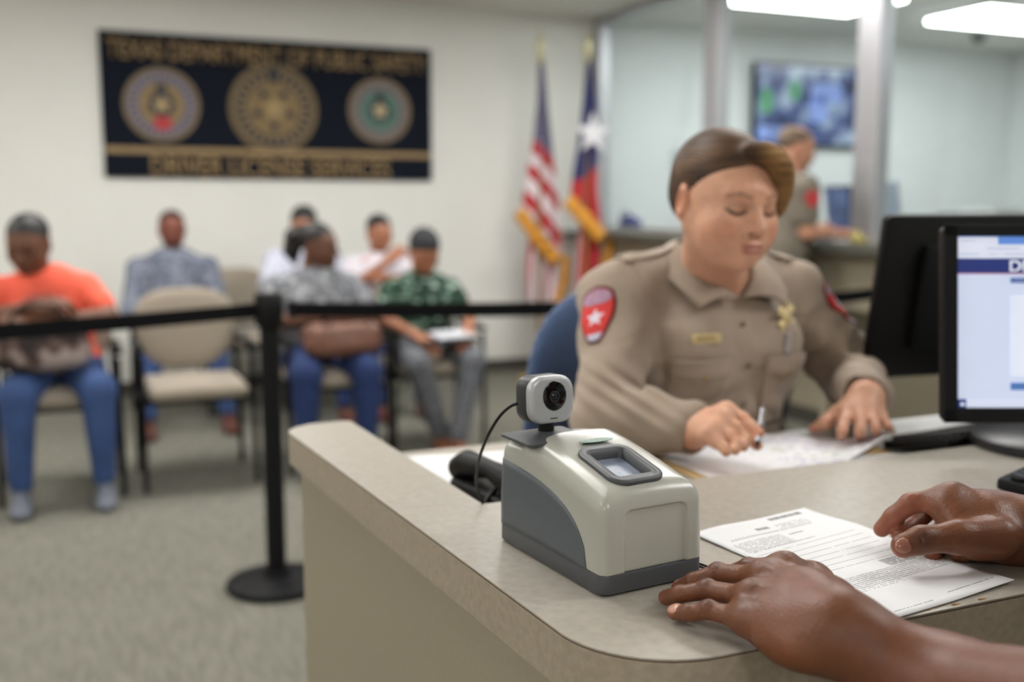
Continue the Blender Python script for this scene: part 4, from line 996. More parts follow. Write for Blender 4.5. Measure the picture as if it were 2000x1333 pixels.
# ================================================================== people: shared builders
SK = dict(
    dark=srgb(96, 58, 40), darkred=srgb(120, 66, 50), brown=srgb(122, 82, 62), mid=srgb(168, 112, 84), light=srgb(206, 150, 122))
def lc(c, k): return tuple(min(1, q * k) for q in c[:3])
M['skin'] = mat('skin', (200, 150, 120), .48, var=.07, vscale=60, bump=.12, bscale=260, attr=True, sss=.08, spec=.4)
M['skin_near'] = mat('skin_near', (200, 150, 120), .42, var=.09, vscale=90, bump=.22, bscale=420, attr=True, sss=.05, spec=.45)
M['hair_black'] = mat('black_hair', (22, 19, 18), .5, var=.3, vscale=60, stretch=(6, 1, 1), bump=.3, bscale=60)
def head_prims(S, c, R, sc=1.0, k=1.0, male=False, open_eyes=True):
    T = lambda x, y, z: c + R @ (np.array([x, y, z]) * sc)
    E = lambda p, r, kk, sub=False, RR=None: S.ell(T(*p), np.array(r) * sc, R if RR is None else R @ RR, k=kk * sc, sub=sub)
    C = lambda a, b, r1, r2, kk, sub=False: S.cap(T(*a), T(*b), r1 * sc, r2 * sc, k=kk * sc, sub=sub)
    E((0, .018, .036), (.072, .090, .074), .01)
    E((0, -.028, -.020), (.062, .056, .078), .05)
    C((0, -.030, -.043), (0, -.058, -.079), .048, .024, .03)
    for s_ in (-1, 1):
        C((s_ * .050, .005, -.035), (s_ * .030, -.040, -.078), .020, .017, .03)
        E((s_ * .036, -.056, -.028), (.021, .019, .021), .03)
        E((s_ * .031, -.092, .002), (.017, .016, .012), .016, True)
        E((s_ * .031, -.0665, .001), (.0165, .0155, .0145), .006)
        C((s_ * .010, -.078, .024), (s_ * .040, -.066, .026), .008, .006, .020)
        E((s_ * .0125, -.086, -.031), (.0075, .010, .008), .008)
        # ear
        Rr = rotm(rz=s_ * .35, rx=.1)
        E((s_ * .075, .020, -.004), (.007, .019, .031), .008, RR=Rr); E((s_ * .080, .016, -.002), (.004, .010, .017), .005, True, RR=Rr)
    C((0, -.078, .018), (0, -.102, -.022), .0080, .0100, .010)
    E((0, -.1045, -.0265), (.0095, .0100, .0085), .008)
    E((0, -.078, -.058), (.026, .014, .016), .018)
    E((0, -.0905, -.0545), (.021, .0065, .0042), .004)
    E((0, -.0895, -.0640), (.018, .0070, .0050), .004)
    S.cap(T(-.021, -.0965, -.0592), T(.021, -.0965, -.0592), .0022 * sc, k=.003 * sc, sub=True)
    E((0, -.078, -.081), (.017, .014, .014), .018)
    if male: E((0, -.07, -.092), (.026, .016, .016), .02); C((-.04, -.074, .024), (.04, -.074, .024), .008, .008, .012)
    return T
def face_blobs(T, sc, skin, brow=(.05, .03, .02), lip=None, beard=None, cheek=.25, lash=(.03, .018, .014)):
    B = []; q = sc
    for s_ in (-1, 1):
        B.append((T(s_ * .040, -.065, -.030), T(s_ * .046, -.055, -.035), .014 * q, (min(1, skin[0] * 1.05), skin[1] * .72, skin[2] * .66), .016 * q, cheek))
        B.append((T(s_ * .075, .02, -.03), T(s_ * .078, .02, .02), .012 * q, (skin[0] * 1.0, skin[1] * .70, skin[2] * .64), .01 * q, .5))
    if beard:
        B.append((T(-.05, -.03, -.07), T(0, -.07, -.092), .026 * q, beard, .01 * q, .9)); B.append((T(.05, -.03, -.07), T(0, -.07, -.092), .026 * q, beard, .01 * q, .9)); B.append((T(-.02, -.095, -.047), T(.02, -.095, -.047), .004 * q, beard, .003 * q, .85))
        B.append((T(-.06, 0, -.02), T(-.05, -.03, -.07), .014 * q, beard, .01 * q, .8)); B.append((T(.06, 0, -.02), T(.05, -.03, -.07), .014 * q, beard, .01 * q, .8))
    return B
def face_strokes(skin, brow=(.05, .03, .02), lip=None, lash=(.03, .018, .014), closed=True):
    lip = lip or (skin[0] * .72, skin[1] * .42, skin[2] * .46); S_ = []
    A = S_.append
    for s_ in (-1, 1):
        A((s_ * .018, .006, s_ * .045, .007, .0055, lc(skin, .66), .006, .55))
        A((s_ * .015, .0225, s_ * .033, .0275, .0020, brow, .0028, .65)); A((s_ * .033, .0275, s_ * .050, .0215, .0012, brow, .0026, .6))
        pts = [(.0165, -.0015), (.024, -.0055), (.033, -.0065), (.042, -.0040), (.0485, .0000)]
        for a, b in zip(pts, pts[1:]): A((s_ * a[0], a[1], s_ * b[0], b[1], .0022, lash, .0022, .95))
        A((s_ * .019, .0060, s_ * .032, .0100, .0005, lc(skin, .5), .0014, .6)); A((s_ * .032, .0100, s_ * .046, .0060, .0005, lc(skin, .5), .0014, .6))
        A((s_ * .0075, -.0375, s_ * .011, -.0365, .0014, lc(skin, .22), .0018, .85)); A((s_ * .018, -.038, s_ * .026, -.052, .0008, lc(skin, .72), .004, .5))
    A((-.018, -.0545, .018, -.0545, .0030, lip, .0022, .8)); A((-.014, -.0645, .014, -.0645, .0040, lip, .0024, .8)); A((-.021, -.0592, .021, -.0592, .0006, lc(lip, .3), .0012, .85))
    A((0, -.074, 0, -.074, .006, lc(skin, .8), .006, .4))
    return S_
FING = ((.029, .088, .000), (.0095, .093, .002), (-.0105, .088, .001), (-.029, .078, -.003))
FLEN = ((.042, .025, .020), (.046, .029, .021), (.043, .027, .021), (.034, .020, .019))
def hand_prims(S, w_, R, sc=1.0, curl=(.35, .5, .3), spread=.10, thumb=.5, thumb_curl=.3, k=.006):
    T = lambda p: w_ + R @ (np.array(p, float) * sc)
    tips = []
    for i in range(4):
        cr = curl[i] if hasattr(curl[0], '__len__') else curl
        p = np.array(FING[i]); a = 0; sp_ = spread * (1.3, .4, -.5, -1.4)[i]; P = [p]; r0 = (.0098, .0100, .0096, .0084)[i]
        for j in range(3):
            a += cr[j]; d = np.array([math.sin(sp_) * math.cos(a), math.cos(sp_) * math.cos(a), -math.sin(a)]); p = p + d * FLEN[i][j]; P.append(p)
        S.chain([T(q) for q in P], [r0 * sc * q for q in (1.12, .98, .88, .80)], k=.004 * sc, k0=.010 * sc)
        S.cap(T((FING[i][0] * .55, .012, -.002)), T(FING[i]), .0155 * sc, .0115 * sc, k=.014 * sc)
        tips.append((T(P[3]), nrm(R @ (P[3] - P[2])), r0 * sc * .8, R))
    S.cap(T((0, -.02, 0)), T((0, .03, -.002)), .0215 * sc, .0235 * sc, k=.016 * sc, flat=(R[:, 2], 1.45))
    S.ell(T((.022, .030, -.010)), np.array((.016, .030, .015)) * sc, R @ rotm(rz=-.45), k=.018 * sc); S.ell(T((-.022, .035, -.009)), np.array((.013, .032, .013)) * sc, R, k=.018 * sc)
    a = thumb; d0 = np.array([math.sin(a), math.cos(a), -.28]); p0 = np.array([.024, .022, -.008]); p1 = p0 + nrm(d0) * .040; a2 = a - thumb_curl * .5; p2 = p1 + nrm([math.sin(a2), math.cos(a2), -.30]) * .034; a3 = a - thumb_curl; p3 = p2 + nrm([math.sin(a3), math.cos(a3), -.25]) * .026
    S.chain([T(p0), T(p1), T(p2), T(p3)], [.0165 * sc, .0125 * sc, .0112 * sc, .0095 * sc], k=.008 * sc, k0=.014 * sc)
    return tips
def frame_from(y, z):
    y = nrm(y); z = np.array(z, float); z = nrm(z - y * (z @ y)); return y, z
def hand_frame(y, dorsal, right):
    y, z = frame_from(y, dorsal); x = np.cross(y, z)  # right-handed: thumb on the left for a palm-down right hand
    return np.stack([-x if right else x, y, z], 1)
def mk(name, parts, m, parent, base=None, blobs=(), face=None):
    me = npmesh(name, parts); V = np.concatenate([p[0] for p in parts])
    if base is not None: colour(me, V, base, blobs, face)
    return addo(name, me, m, parent)
def limb(S, a, b, r1, r2, k=.02): S.cap(a, b, r1, r2, k=k)
def figure(label, J, skin, cloth, group=None, sc=1.0, wid=1.0, hair='short', hair_m=None, male=False, beard=None, sleeve=1.0, sleeve_long=False, shirt_m=None, trouser_m=None, shoe_m=None,
           hres=.005, res=.011, shirt_blobs=None, shirt_base=None, hands=True, name='person', handR=None, curl=(.4, .6, .4), sandal=False, flare=1.0, belt=None):
    """J: world joints. cloth: none"""
    A = {k: np.array(v, float) for k, v in J.items() if k != 'R'}; R = J['R']
    base = A['pelvis'].copy(); base[2] = J.get('floor', 0)
    t = thing(name, label, 'person', base, group=group)
    up = nrm(A['neck'] - A['pelvis']); side = nrm(A['shL'] - A['shR']); frn = np.cross(side, up) ; frn = nrm(frn)   # front direction
    if frn @ (R @ np.array([0, -1, 0])) < 0: frn = -frn
    BR_ = np.stack([side, -frn, up], 1)
    # body: head, neck, torso core, arms, hands, lower legs in one mesh
    S = SDF(); T = head_prims(S, A['head'], R, sc, male=male)
    S.cap(T(0, .022, -.045), A['neck'] + up * .0, .050 * sc, .056 * sc, k=.02)
    blobs = face_blobs(T, sc, skin, beard=beard)
    parts = [S.mesh(hres)]
    S = SDF(); S.cap(A['neck'] + up * .03, A['neck'] - up * .10, .054, .08, k=.02); S.cap(A['neck'] - up * .12, A['pelvis'], .09 * wid, .10 * wid, k=.05)
    for q in 'RL':
        S.cap(A['neck'] - up * .05, A['sh' + q], .045, .045, k=.03)
        S.chain([A['sh' + q], A['el' + q], A['wr' + q]], [.047 * wid, .037 * wid, .0235 * sc], k=.015)
        if 'hip' + q in A: S.chain([A['hip' + q], A['kn' + q], A['an' + q]], [.07, .05, .036], k=.02)
    parts.append(S.mesh(res))
    S2 = SDF()
    for q in 'RL':
        y = A['wr' + q] - A['el' + q]
        if handR and q in handR: yy, dz = handR[q]
        else: yy, dz = y, np.array([0, 0, 1.]) + nrm(y) * 0
        Rh = hand_frame(yy, dz, q == 'R'); Sh = SDF(); Sh.cap(A['el' + q] * .35 + A['wr' + q] * .65, A['wr' + q], .029 * sc, .0235 * sc, k=.01)
        hand_prims(Sh, A['wr' + q] + Rh[:, 1] * .012, Rh, sc * .98, curl=curl); parts.append(Sh.mesh(.0042))
    mk('body', parts, M['skin'], t, skin, blobs, (A['head'], R, sc, face_strokes(skin)))
    # shirt
    S = SDF(); mid = A['neck'] * .62 + A['pelvis'] * .38
    S.ell(A['neck'] * .70 + A['pelvis'] * .30 + frn * .012, np.array((.165, .112, .17)) * wid, BR_, k=.03); S.ell(A['neck'] * .32 + A['pelvis'] * .68 + frn * .02, np.array((.158, .125, .16)) * wid, BR_, k=.06)
    S.ell(A['pelvis'] + up * .02, np.array((.165, .12, .09)) * wid, BR_, k=.05)
    if not male:
        for s_ in (-1, 1): S.ell(A['neck'] * .66 + A['pelvis'] * .34 + side * s_ * .07 + frn * .085 * wid, (.065, .055, .065), BR_, k=.05)
    for q in 'RL':
        S.cap(A['neck'] - up * .045 + (A['sh' + q] - A['neck']) * .12, A['sh' + q], .056, .062 * wid, k=.04)
        e = A['sh' + q] + (A['el' + q] - A['sh' + q]) * sleeve; S.cap(A['sh' + q], e, .063 * wid, (.050 if sleeve >= 1 else .058) * wid, k=.02)
        if sleeve_long: S.cap(A['el' + q], A['wr' + q] * .93 + A['el' + q] * .07, .050 * wid, .036, k=.02)
    S.cap(A['neck'] + up * .05, A['neck'] + up * .20 + frn * .02, .058, .070, k=.012, sub=True)
    sp_ = [S.mesh(res)]
    sh = mk('shirt', sp_, shirt_m, t, shirt_base, [] if shirt_blobs is None else shirt_blobs(A, BR_, T))
    if 'hipR' in A:
        S = SDF(); S.ell(A['pelvis'] - up * .02, np.array((.172, .125, .10)) * wid, BR_, k=.03)
        for q in 'RL':
            S.chain([A['hip' + q], A['kn' + q]], [.088 * wid, .068 * wid], k=.03); S.cap(A['kn' + q], A['an' + q] + (A['kn' + q] - A['an' + q]) * .06, .066 * wid, .048 * flare, k=.02)
        mk('trousers', [S.mesh(res)], trouser_m, t)
        for q in 'RL':
            a = A['an' + q]; fd = np.array(J.get('toe' + q, R @ np.array([0, -1, 0]))); fd[2] = 0; fd = nrm(fd); fl = J.get('floor', 0); S = SDF(); sd = np.array([-fd[1], fd[0], 0])
            h0 = np.array([a[0], a[1], fl + .036]); S.cap(h0 - fd * .03, h0 + fd * .05, .036, .036, k=.02); S.ell(h0 + fd * .12 - (0, 0, .008), (.046, .085, .030), np.stack([sd, fd, (0, 0, 1)], 1), k=.04); S.cap(h0, a, .036, .04, k=.02)
            S.box(h0 + fd * .06 - (0, 0, .12), (.2, .3, .086), 0, np.stack([sd, fd, (0, 0, 1)], 1), k=.004, sub=True)
            mk('shoe', [S.mesh(.008)], shoe_m, t)
        if belt is not None:
            b = MB(); V = []
            ring_ = [A['pelvis'] + up * .045 + side * (.178 * wid * math.cos(q)) - frn * (.137 * wid * math.sin(q)) for q in np.linspace(0, 2 * PI, 40)]
            b.tube(ring_, .014, 8); b.build('belt', belt, t, smooth='auto')
    hair_build(hair, T, R, sc, hair_m or M['hair_black'], t, hres)
    return t, A, T
def hair_build(kind, T, R, sc, m, t, h=.005):
    S = SDF(); E = lambda p, r, kk, sub=False, RR=None: S.ell(T(*p), np.array(r) * sc, R if RR is None else R @ RR, k=kk, sub=sub)
    if kind in ('short', 'shorn', 'cropped'):
        th = {'short': .010, 'shorn': .0035, 'cropped': .006}[kind]
        E((0, .022, .040), (.072 + th, .090 + th, .074 + th), 0); E((0, -.075, -.035), (.078, .075, .085), .01, True); E((0, .06, -.10), (.12, .10, .06), .01, True)
        for s_ in (-1, 1): E((s_ * .085, .0, -.03), (.03, .028, .04), .008, True)
    elif kind == 'balding':
        E((0, .024, .038), (.0765, .0945, .076), 0); E((0, -.075, -.02), (.09, .085, .10), .01, True); E((0, .0, .125), (.062, .085, .045), .02, True); E((0, .06, -.10), (.12, .10, .06), .01, True)
        for s_ in (-1, 1): E((s_ * .085, .0, -.03), (.03, .028, .04), .008, True)
    elif kind in ('pulled', 'ponytail', 'bun'):
        E((0, .022, .039), (.077, .096, .079), 0); E((0, -.078, -.022), (.066, .062, .088), .012, True); E((0, .07, -.10), (.12, .11, .055), .02, True)
        for s_ in (-1, 1): E((s_ * .085, -.010, -.035), (.030, .030, .045), .010, True)
        if kind == 'ponytail': S.chain([T(0, .10, .06), T(0, .135, .03), T(0, .14, -.04), T(0, .12, -.10)], [.034 * sc, .044 * sc, .042 * sc, .016 * sc], k=.02)
        elif kind == 'bun': E((0, .115, .055), (.045, .038, .042), .015)
        else: E((0, .10, -.02), (.04, .035, .04), .02)
    elif kind == 'bob':
        E((0, .022, .045), (.080, .098, .083), 0); E((0, .04, -.03), (.080, .075, .08), .03); E((0, -.082, -.030), (.062, .068, .092), .012, True)
    elif kind == 'cap': E((0, .014, .052), (.079, .097, .078), 0); E((0, .0, -.045), (.13, .16, .085), .008, True); 
    mk('hair', [S.mesh(max(h, .004))], m, t)
def seated_J(x, y, hz=.53, lean=.05, lookyaw=0, lookpitch=0, sc=1.0, kneey=-.44, kx=.13, ax=.13, ay=-.46, torso=.49, dx=0, headfwd=.03, shw=.175, faceyaw=0, **ov):
    c_, s_ = math.cos(faceyaw), math.sin(faceyaw); o = np.array([x, y, 0])
    W = lambda a, b, z: o + np.array([a * c_ - b * s_, a * s_ + b * c_, z])
    nz = hz + torso * math.cos(lean); ny = -torso * math.sin(lean)
    J = dict(pelvis=W(0, 0, hz + .02), neck=W(dx, ny, nz), head=W(dx + ov.pop('hx', 0), ny - headfwd, nz + .145), shR=W(dx - shw, ny + .01, nz - .065), shL=W(dx + shw, ny + .01, nz - .065),
             hipR=W(-.09, -.02, hz), hipL=W(.09, -.02, hz), knR=W(-kx, kneey, .50), knL=W(kx, kneey, .50), anR=W(-ax, ay, .09), anL=W(ax, ay, .09),
             elR=W(dx - shw - .06, ny - .08, nz - .33), elL=W(dx + shw + .06, ny - .08, nz - .33), wrR=W(-.07, -.28, .68), wrL=W(.07, -.28, .68))
    J['R'] = rotm(rz=faceyaw + lookyaw) @ rotm(rx=lookpitch)
    J['toeR'] = np.array([s_, -c_, 0]); J['toeL'] = J['toeR'].copy()
    for k_, v in ov.items(): J[k_] = W(*v) if k_[:3] not in ('toe', 'flo') else v
    return J
def patt(name, c1, c2, c3, scale, th=(.42, .5, .58), rough=.9, stretch=None, bump=.1):
    m = mat(name, c1, rough, bump=bump, bscale=300); nt = m.node_tree; b = nt.nodes['Principled BSDF']
    tc = nt.nodes.new('ShaderNodeTexCoord'); mp = nt.nodes.new('ShaderNodeMapping'); n = nt.nodes.new('ShaderNodeTexNoise'); n.inputs['Scale'].default_value = scale; n.inputs['Detail'].default_value = 3
    if stretch: mp.inputs['Scale'].default_value = stretch
    r = nt.nodes.new('ShaderNodeValToRGB'); r.color_ramp.elements.new(.5)
    for i, (p, c) in enumerate(zip(th, (c1, c2, c3))): r.color_ramp.elements[i].position = p; r.color_ramp.elements[i].color = srgb(*c)
    nt.links.new(tc.outputs['Object'], mp.inputs[0]); nt.links.new(mp.outputs[0], n.inputs[0]); nt.links.new(n.outputs[0], r.inputs[0]); nt.links.new(r.outputs[0], b.inputs['Base Color']); return m
jean = mat('blue_denim', (56, 80, 128), .9, var=.25, vscale=7, bump=.2, bscale=500); jean2 = mat('dark_blue_denim', (36, 54, 100), .9, var=.2, vscale=7, bump=.2, bscale=500)
shoe_g = mat('grey_sneaker', (112, 116, 128), .7, var=.15, vscale=40); shoe_b = mat('brown_leather_shoe', (92, 52, 42), .5, var=.1); sand = mat('tan_sandal', (150, 92, 62), .6, var=.1)

# ---- waiting people
def wx(px, y): return PY(px, 420, y)[0]
# woman with coral top, bag on lap
J = seated_J(-.10, 5.08, torso=.46, hx=-.03, lean=.26, lookyaw=-.35, lookpitch=.38, headfwd=.05, kx=.155, ax=.165, ay=-.38, kneey=-.40, dx=-.06, shw=.185, elR=(-.34, -.22, .80), elL=(.22, -.24, .80), wrR=(-.10, -.36, .86), wrL=(-.05, -.37, .80))
def coral(A, B, T):
    g_ = srgb(128, 124, 128); o = A['neck']; up = B[:, 2]
    return [(A['shR'] - up * .11, A['shL'] - up * .11, .075, g_, .006, 1), (A['neck'] - up * .16, A['pelvis'], .17, srgb(120, 108, 108), .01, 1)]
M['col_cloth'] = mat('colour_block_knit', (200, 100, 80), .9, var=.1, vscale=40, attr=True, bump=.1)
figure('woman in coral and grey top with folded arms, handbag on her lap, far left', J, lc(SK['brown'], .85), None, wid=1.14, hair='pulled', sleeve=.62, shirt_m=M['col_cloth'], sc=1.1, shirt_base=srgb(246, 104, 80), shirt_blobs=coral, trouser_m=jean, shoe_m=shoe_g,
       handR={'R': ((.8, -.1, .1), (0, -.5, .8)), 'L': ((-.9, -.1, .1), (0, -.5, .8))})
def lapbag(name, label, c, r, m, m2, rz=0, strap=True):
    t = thing(name, label, 'bag', (c[0], c[1], c[2] - r[2])); S = SDF(); R_ = rotm(rz=rz); c = np.array(c, float)
    S.box(c, (r[0], r[1], r[2] * .9), r[1] * .8, R_, k=.01); S.ell(c - (0, 0, r[2] * .35), (r[0] * 1.02, r[1] * 1.15, r[2] * .62), R_, k=.04)
    mk('bag_body', [S.mesh(.009)], m, t)
    ex = R_[:, 0]
    if strap:
        for s_ in (-1, 1): MB().tube(smoothpath([Vector(c + ex * (-r[0] * .6) + R_[:, 1] * s_ * r[1] * .8 + (0, 0, r[2] * .8)), Vector(c + ex * (-r[0] * .3) + R_[:, 1] * s_ * r[1] + (0, 0, r[2] * 1.45)), Vector(c + ex * (r[0] * .3) + R_[:, 1] * s_ * r[1] + (0, 0, r[2] * 1.45)), Vector(c + ex * (r[0] * .6) + R_[:, 1] * s_ * r[1] * .8 + (0, 0, r[2] * .8))]), .007, 8).build('handle', m2, t, smooth='auto')
    MB().box(c + (0, 0, r[2] * .82), (r[0] * 1.5, .012, .008), .003, Matrix.Rotation(rz, 4, 'Z')).build('zip', m2, t)
    return t
lapbag('handbag', 'brown, black and white patterned handbag on the lap of the woman in coral', (-.16, 4.74, .705), (.19, .075, .115), patt('mottled_bag', (48, 40, 40), (104, 84, 76), (168, 154, 150), 9), M['black'])
# bearded man
J = seated_J(.54, 6.56, lean=.03, hx=0, headfwd=.02, lookpitch=.06, shw=.20, kneey=-.46, ay=-.58, kx=.17, ax=.22, torso=.47)
for q in 'RL': J['sh' + q] = J['sh' + q] + np.array([0, 0, -.025])
figure('bearded man in grey-blue long-sleeved shirt seated against the wall behind the empty chair', J, SK['darkred'], None, wid=1.12, hair='shorn', hair_m=mat('shaved_hair', (58, 40, 34), .8), male=True, beard=srgb(44, 28, 24), sleeve_long=True, shirt_m=patt('grey_blue_check', (92, 98, 116), (112, 118, 134), (136, 140, 154), 30), trouser_m=jean, shoe_m=shoe_b)
# woman in grey top, ponytail
J = seated_J(1.11, 5.14, torso=.415, hx=.03, lean=.10, lookyaw=.95, lookpitch=.12, headfwd=.03, kx=.145, ax=.15, ay=-.36, kneey=-.40, shw=.185, dx=-.03, elR=(-.26, -.10, .72), elL=(.25, -.14, .74), wrR=(.02, -.30, .76), wrL=(.02, -.31, .70))
figure('woman with black ponytail in mottled grey top and blue jeans, head turned right', J, lc(SK['brown'], .72), None, wid=1.12, hair='ponytail', sleeve=.55, shirt_m=patt('mottled_grey_knit', (104, 106, 112), (134, 136, 142), (186, 188, 190), 30, (.38, .52, .68)), trouser_m=jean2, shoe_m=shoe_g,
       handR={'R': ((.9, -.1, .05), (0, -.4, .9)), 'L': ((-.9, -.1, .05), (0, -.4, .9))})
lapbag('handbag', 'brown leather handbag on the lap of the woman with the ponytail', (1.16, 4.80, .655), (.19, .07, .085), mat('brown_leather', (116, 78, 62), .45, var=.2, vscale=14, bump=.2), mat('dark_leather', (84, 52, 40), .5), .25)
# hidden person in lavender, woman in white
lav = mat('pale_lavender_cotton', (196, 198, 214), .9, var=.06, vscale=20); wht = patt('white_print_top', (206, 204, 214), (220, 218, 224), (196, 150, 150), 14, (.4, .55, .72))
J = seated_J(wx(592, 6.4), 6.44, lean=.04, lookyaw=-.3, lookpitch=.2, kneey=-.42, ay=-.5, elR=(-.25, -.16, .78))
figure('person in pale lavender top mostly hidden behind the woman with the ponytail', J, SK['mid'], None, wid=1.08, hair='short', sleeve=.9, shirt_m=lav, trouser_m=jean2, shoe_m=shoe_b)
J = seated_J(wx(738, 6.4), 6.42, lean=.05, lookyaw=.15, lookpitch=.25, torso=.44, kneey=-.42, ay=-.5, elR=(-.24, -.12, .76), wrR=(-.02, -.22, .93), elL=(.26, -.14, .78), wrL=(.04, -.24, .84))
figure('woman in white printed top with raised forearm in the back row, right', J, SK['mid'], None, hair='pulled', sleeve=.5, shirt_m=wht, trouser_m=jean2, shoe_m=shoe_b, handR={'R': ((.6, -.2, .5), (-.3, -.6, .5))})
# woman in green top reading
J = seated_J(1.70, 5.30, lean=.12, lookyaw=-.05, lookpitch=.55, headfwd=.06, kx=.15, kneey=-.42, anR=(.02, -.30, .09), anL=(.06, -.44, .09), shw=.165, torso=.37, elR=(-.24, -.10, .70), elL=(.26, -.10, .70), wrR=(-.12, -.30, .63), wrL=(.17, -.30, .63))
figure('person in green patterned top and grey trousers reading, ankles crossed', J, SK['mid'], None, hair='short', hair_m=mat('dark_cap_hair', (40, 40, 44), .8, var=.2), sleeve=.42, shirt_m=patt('green_black_white_print', (26, 40, 34), (44, 84, 60), (176, 196, 184), 16, (.42, .54, .66), stretch=(1, 1, 1.8)), trouser_m=patt('grey_plaid', (84, 86, 92), (104, 106, 112), (124, 126, 132), 60), shoe_m=sand, flare=1.1)
for k, (dx_, dy_, dz_, c_, nm) in enumerate(((.0, 0, 0, (40, 40, 44), 'folder'), (.02, -.01, .012, (196, 198, 204), 'sheet'))):
    o = MB().box((1.74 + dx_, 4.96 + dy_, .615 + dz_), (.30 - .10 * k, .21 - .06 * k, .008), .002, Matrix.Rotation(.12, 4, 'X') @ Matrix.Rotation(.1 * k, 4, 'Z')).build('dark_folder' if k == 0 else 'paper_sheet', mat('lap_' + nm, c_, .7))
    tag(recenter(o), ('dark folder on the lap of the reading person in green' if k == 0 else 'pale sheet lying on the dark folder of the reading person'), 'folder' if k == 0 else 'paper sheet')

# ---- male officer at the booth counter
def stand_J(x, y, yaw, hz=.92, H_=1.42, lean=.10, **ov):
    c_, s_ = math.cos(yaw), math.sin(yaw); o = np.array([x, y, 0]); W = lambda a, b, z: o + np.array([a * c_ - b * s_, a * s_ + b * c_, z])
    L = H_ - hz; nz = hz + L * math.cos(lean); ny = -L * math.sin(lean)
    J = dict(pelvis=W(0, 0, hz + .03), neck=W(0, ny, nz), head=W(0, ny - .03, nz + .15), shR=W(-.19, ny, nz - .065), shL=W(.19, ny, nz - .065), hipR=W(-.09, 0, hz), hipL=W(.09, 0, hz), knR=W(-.10, -.03, .49), knL=W(.10, -.02, .49), anR=W(-.11, .02, .09), anL=W(.11, .02, .09),
             elR=W(-.25, ny - .06, nz - .33), elL=W(.25, ny - .06, nz - .33), wrR=W(-.16, ny - .28, nz - .28), wrL=W(.16, ny - .28, nz - .28))
    J['R'] = rotm(rz=yaw + ov.pop('lookyaw', 0)) @ rotm(rx=ov.pop('lookpitch', 0)); J['toeR'] = np.array([s_, -c_, 0]); J['toeL'] = J['toeR'].copy()
    for k_, v in ov.items(): J[k_] = W(*v)
    return J
mo = PD(1530, 290, 5.38)
yaw = PI / 2 - .25   # faces the glass
J = stand_J(mo[0] - .02, mo[1] + .02, yaw, hz=.90, H_=mo[2] - .145, lean=.14, lookpitch=.35, lookyaw=-.1)
dd = np.array([math.sin(yaw), -math.cos(yaw), 0]); sd = np.array([math.cos(yaw), math.sin(yaw), 0])
J['elR'] = J['shR'] + dd * .02 + (0, 0, -.27); J['wrR'] = J['elR'] + dd * .16 + (0, 0, .0) + sd * .03; J['wrR'][2] = 1.15; J['elR'][2] = 1.15
J['elL'] = J['shL'] + dd * .02 + (0, 0, -.27); J['wrL'] = J['elL'] + dd * .16; J['wrL'][2] = 1.15
tan_g = mat('grey_tan_uniform_cloth', (124, 116, 104), .9, var=.05, vscale=14, bump=.1)
fig, A, T = figure('balding male officer in grey-tan short-sleeved uniform standing at the glass partition', J, lc(SK['light'], .92), None, wid=1.14, hair='balding', hair_m=mat('grey_brown_hair', (116, 98, 82), .8, var=.2, vscale=80), male=True, sleeve=.62, shirt_m=tan_g, trouser_m=mat('black_uniform_trousers', (24, 24, 28), .85), shoe_m=M['black'], belt=M['black'], hres=.005)
for q in 'RL':
    c = A['sh' + q] * .78 + A['el' + q] * .22; out = nrm((A['sh' + q] - A['neck']) * np.array([1, 1, 0])); z_ = np.array([0, 0, 1.]); x_ = np.cross(z_, out)
    MB().prism([(0, -.05), (.034, -.02), (.036, .03), (.02, .045), (-.02, .045), (-.036, .03), (-.034, -.02)], 0, .004, .0015, basis(x_, z_, out, c + out * .0705)).build('shoulder_patch', mat('red_patch', (190, 60, 62), .8), fig)
# ================================================================== the seated officer
OX, OY = 1.066, 1.60
skin_o = srgb(216, 164, 136)
of = thing('person', 'female officer in tan uniform shirt with gold badge writing on papers at the desk', 'person', (OX, OY, 0))
hc = PD(1417, 396, 1.70); RO = rotm(rz=math.radians(1)) @ rotm(ry=math.radians(2)) @ rotm(rx=math.radians(10)); hs = .98
S = SDF(); TH = head_prims(S, hc, RO, hs)
S.ell(TH(-.036, -.050, -.045), np.array((.024, .022, .026)), RO, k=.03); S.ell(TH(.036, -.050, -.045), np.array((.024, .022, .026)), RO, k=.03)
neck0 = np.array([OX - .005, OY - .035, 1.155])
S.cap(TH(0, .018, -.050), neck0, .052, .060, k=.025); S.cap(neck0, neck0 + (0, .02, -.06), .056, .060, k=.02)
bl = face_blobs(TH, hs, skin_o, cheek=.7)
for s_ in (-1, 1): bl.append((TH(s_ * .044, -.065, -.032), TH(s_ * .052, -.050, -.042), .012, srgb(196, 116, 92), .016, .55))
bl.append((TH(-.03, -.09, .05), TH(.03, -.09, .05), .02, srgb(214, 152, 120), .02, .5))
head_part = S.mesh(.0016)
# arms and hands
def PJ(px, py, d): return PD(px, py, d)
shR, shL = np.array([OX - .176, OY + .005, 1.115]), np.array([OX + .185, OY + .005, 1.115])
elR = np.array([.792, 1.462, .937]); wrR = np.array(PD(1352, 838, 1.585)); elL = np.array([1.385, 1.56, .955]); wrL = np.array(PD(1692, 778, 1.78))
S = SDF(); S.chain([shR, elR, wrR], [.045, .038, .026], k=.015); S.chain([shL, elL, wrL], [.045, .038, .026], k=.015); S.cap((OX, OY + .02, 1.08), (OX, OY + .03, .62), .075, .10, k=.04); S.cap(shR, shL, .05, k=.03)
for s_ in (-1, 1): S.chain([(OX + s_ * .09, OY, .64), (OX + s_ * .12, OY - .38, .62), (OX + s_ * .13, OY - .34, .16)], [.075, .05, .035], k=.02)
core = S.mesh(.012)
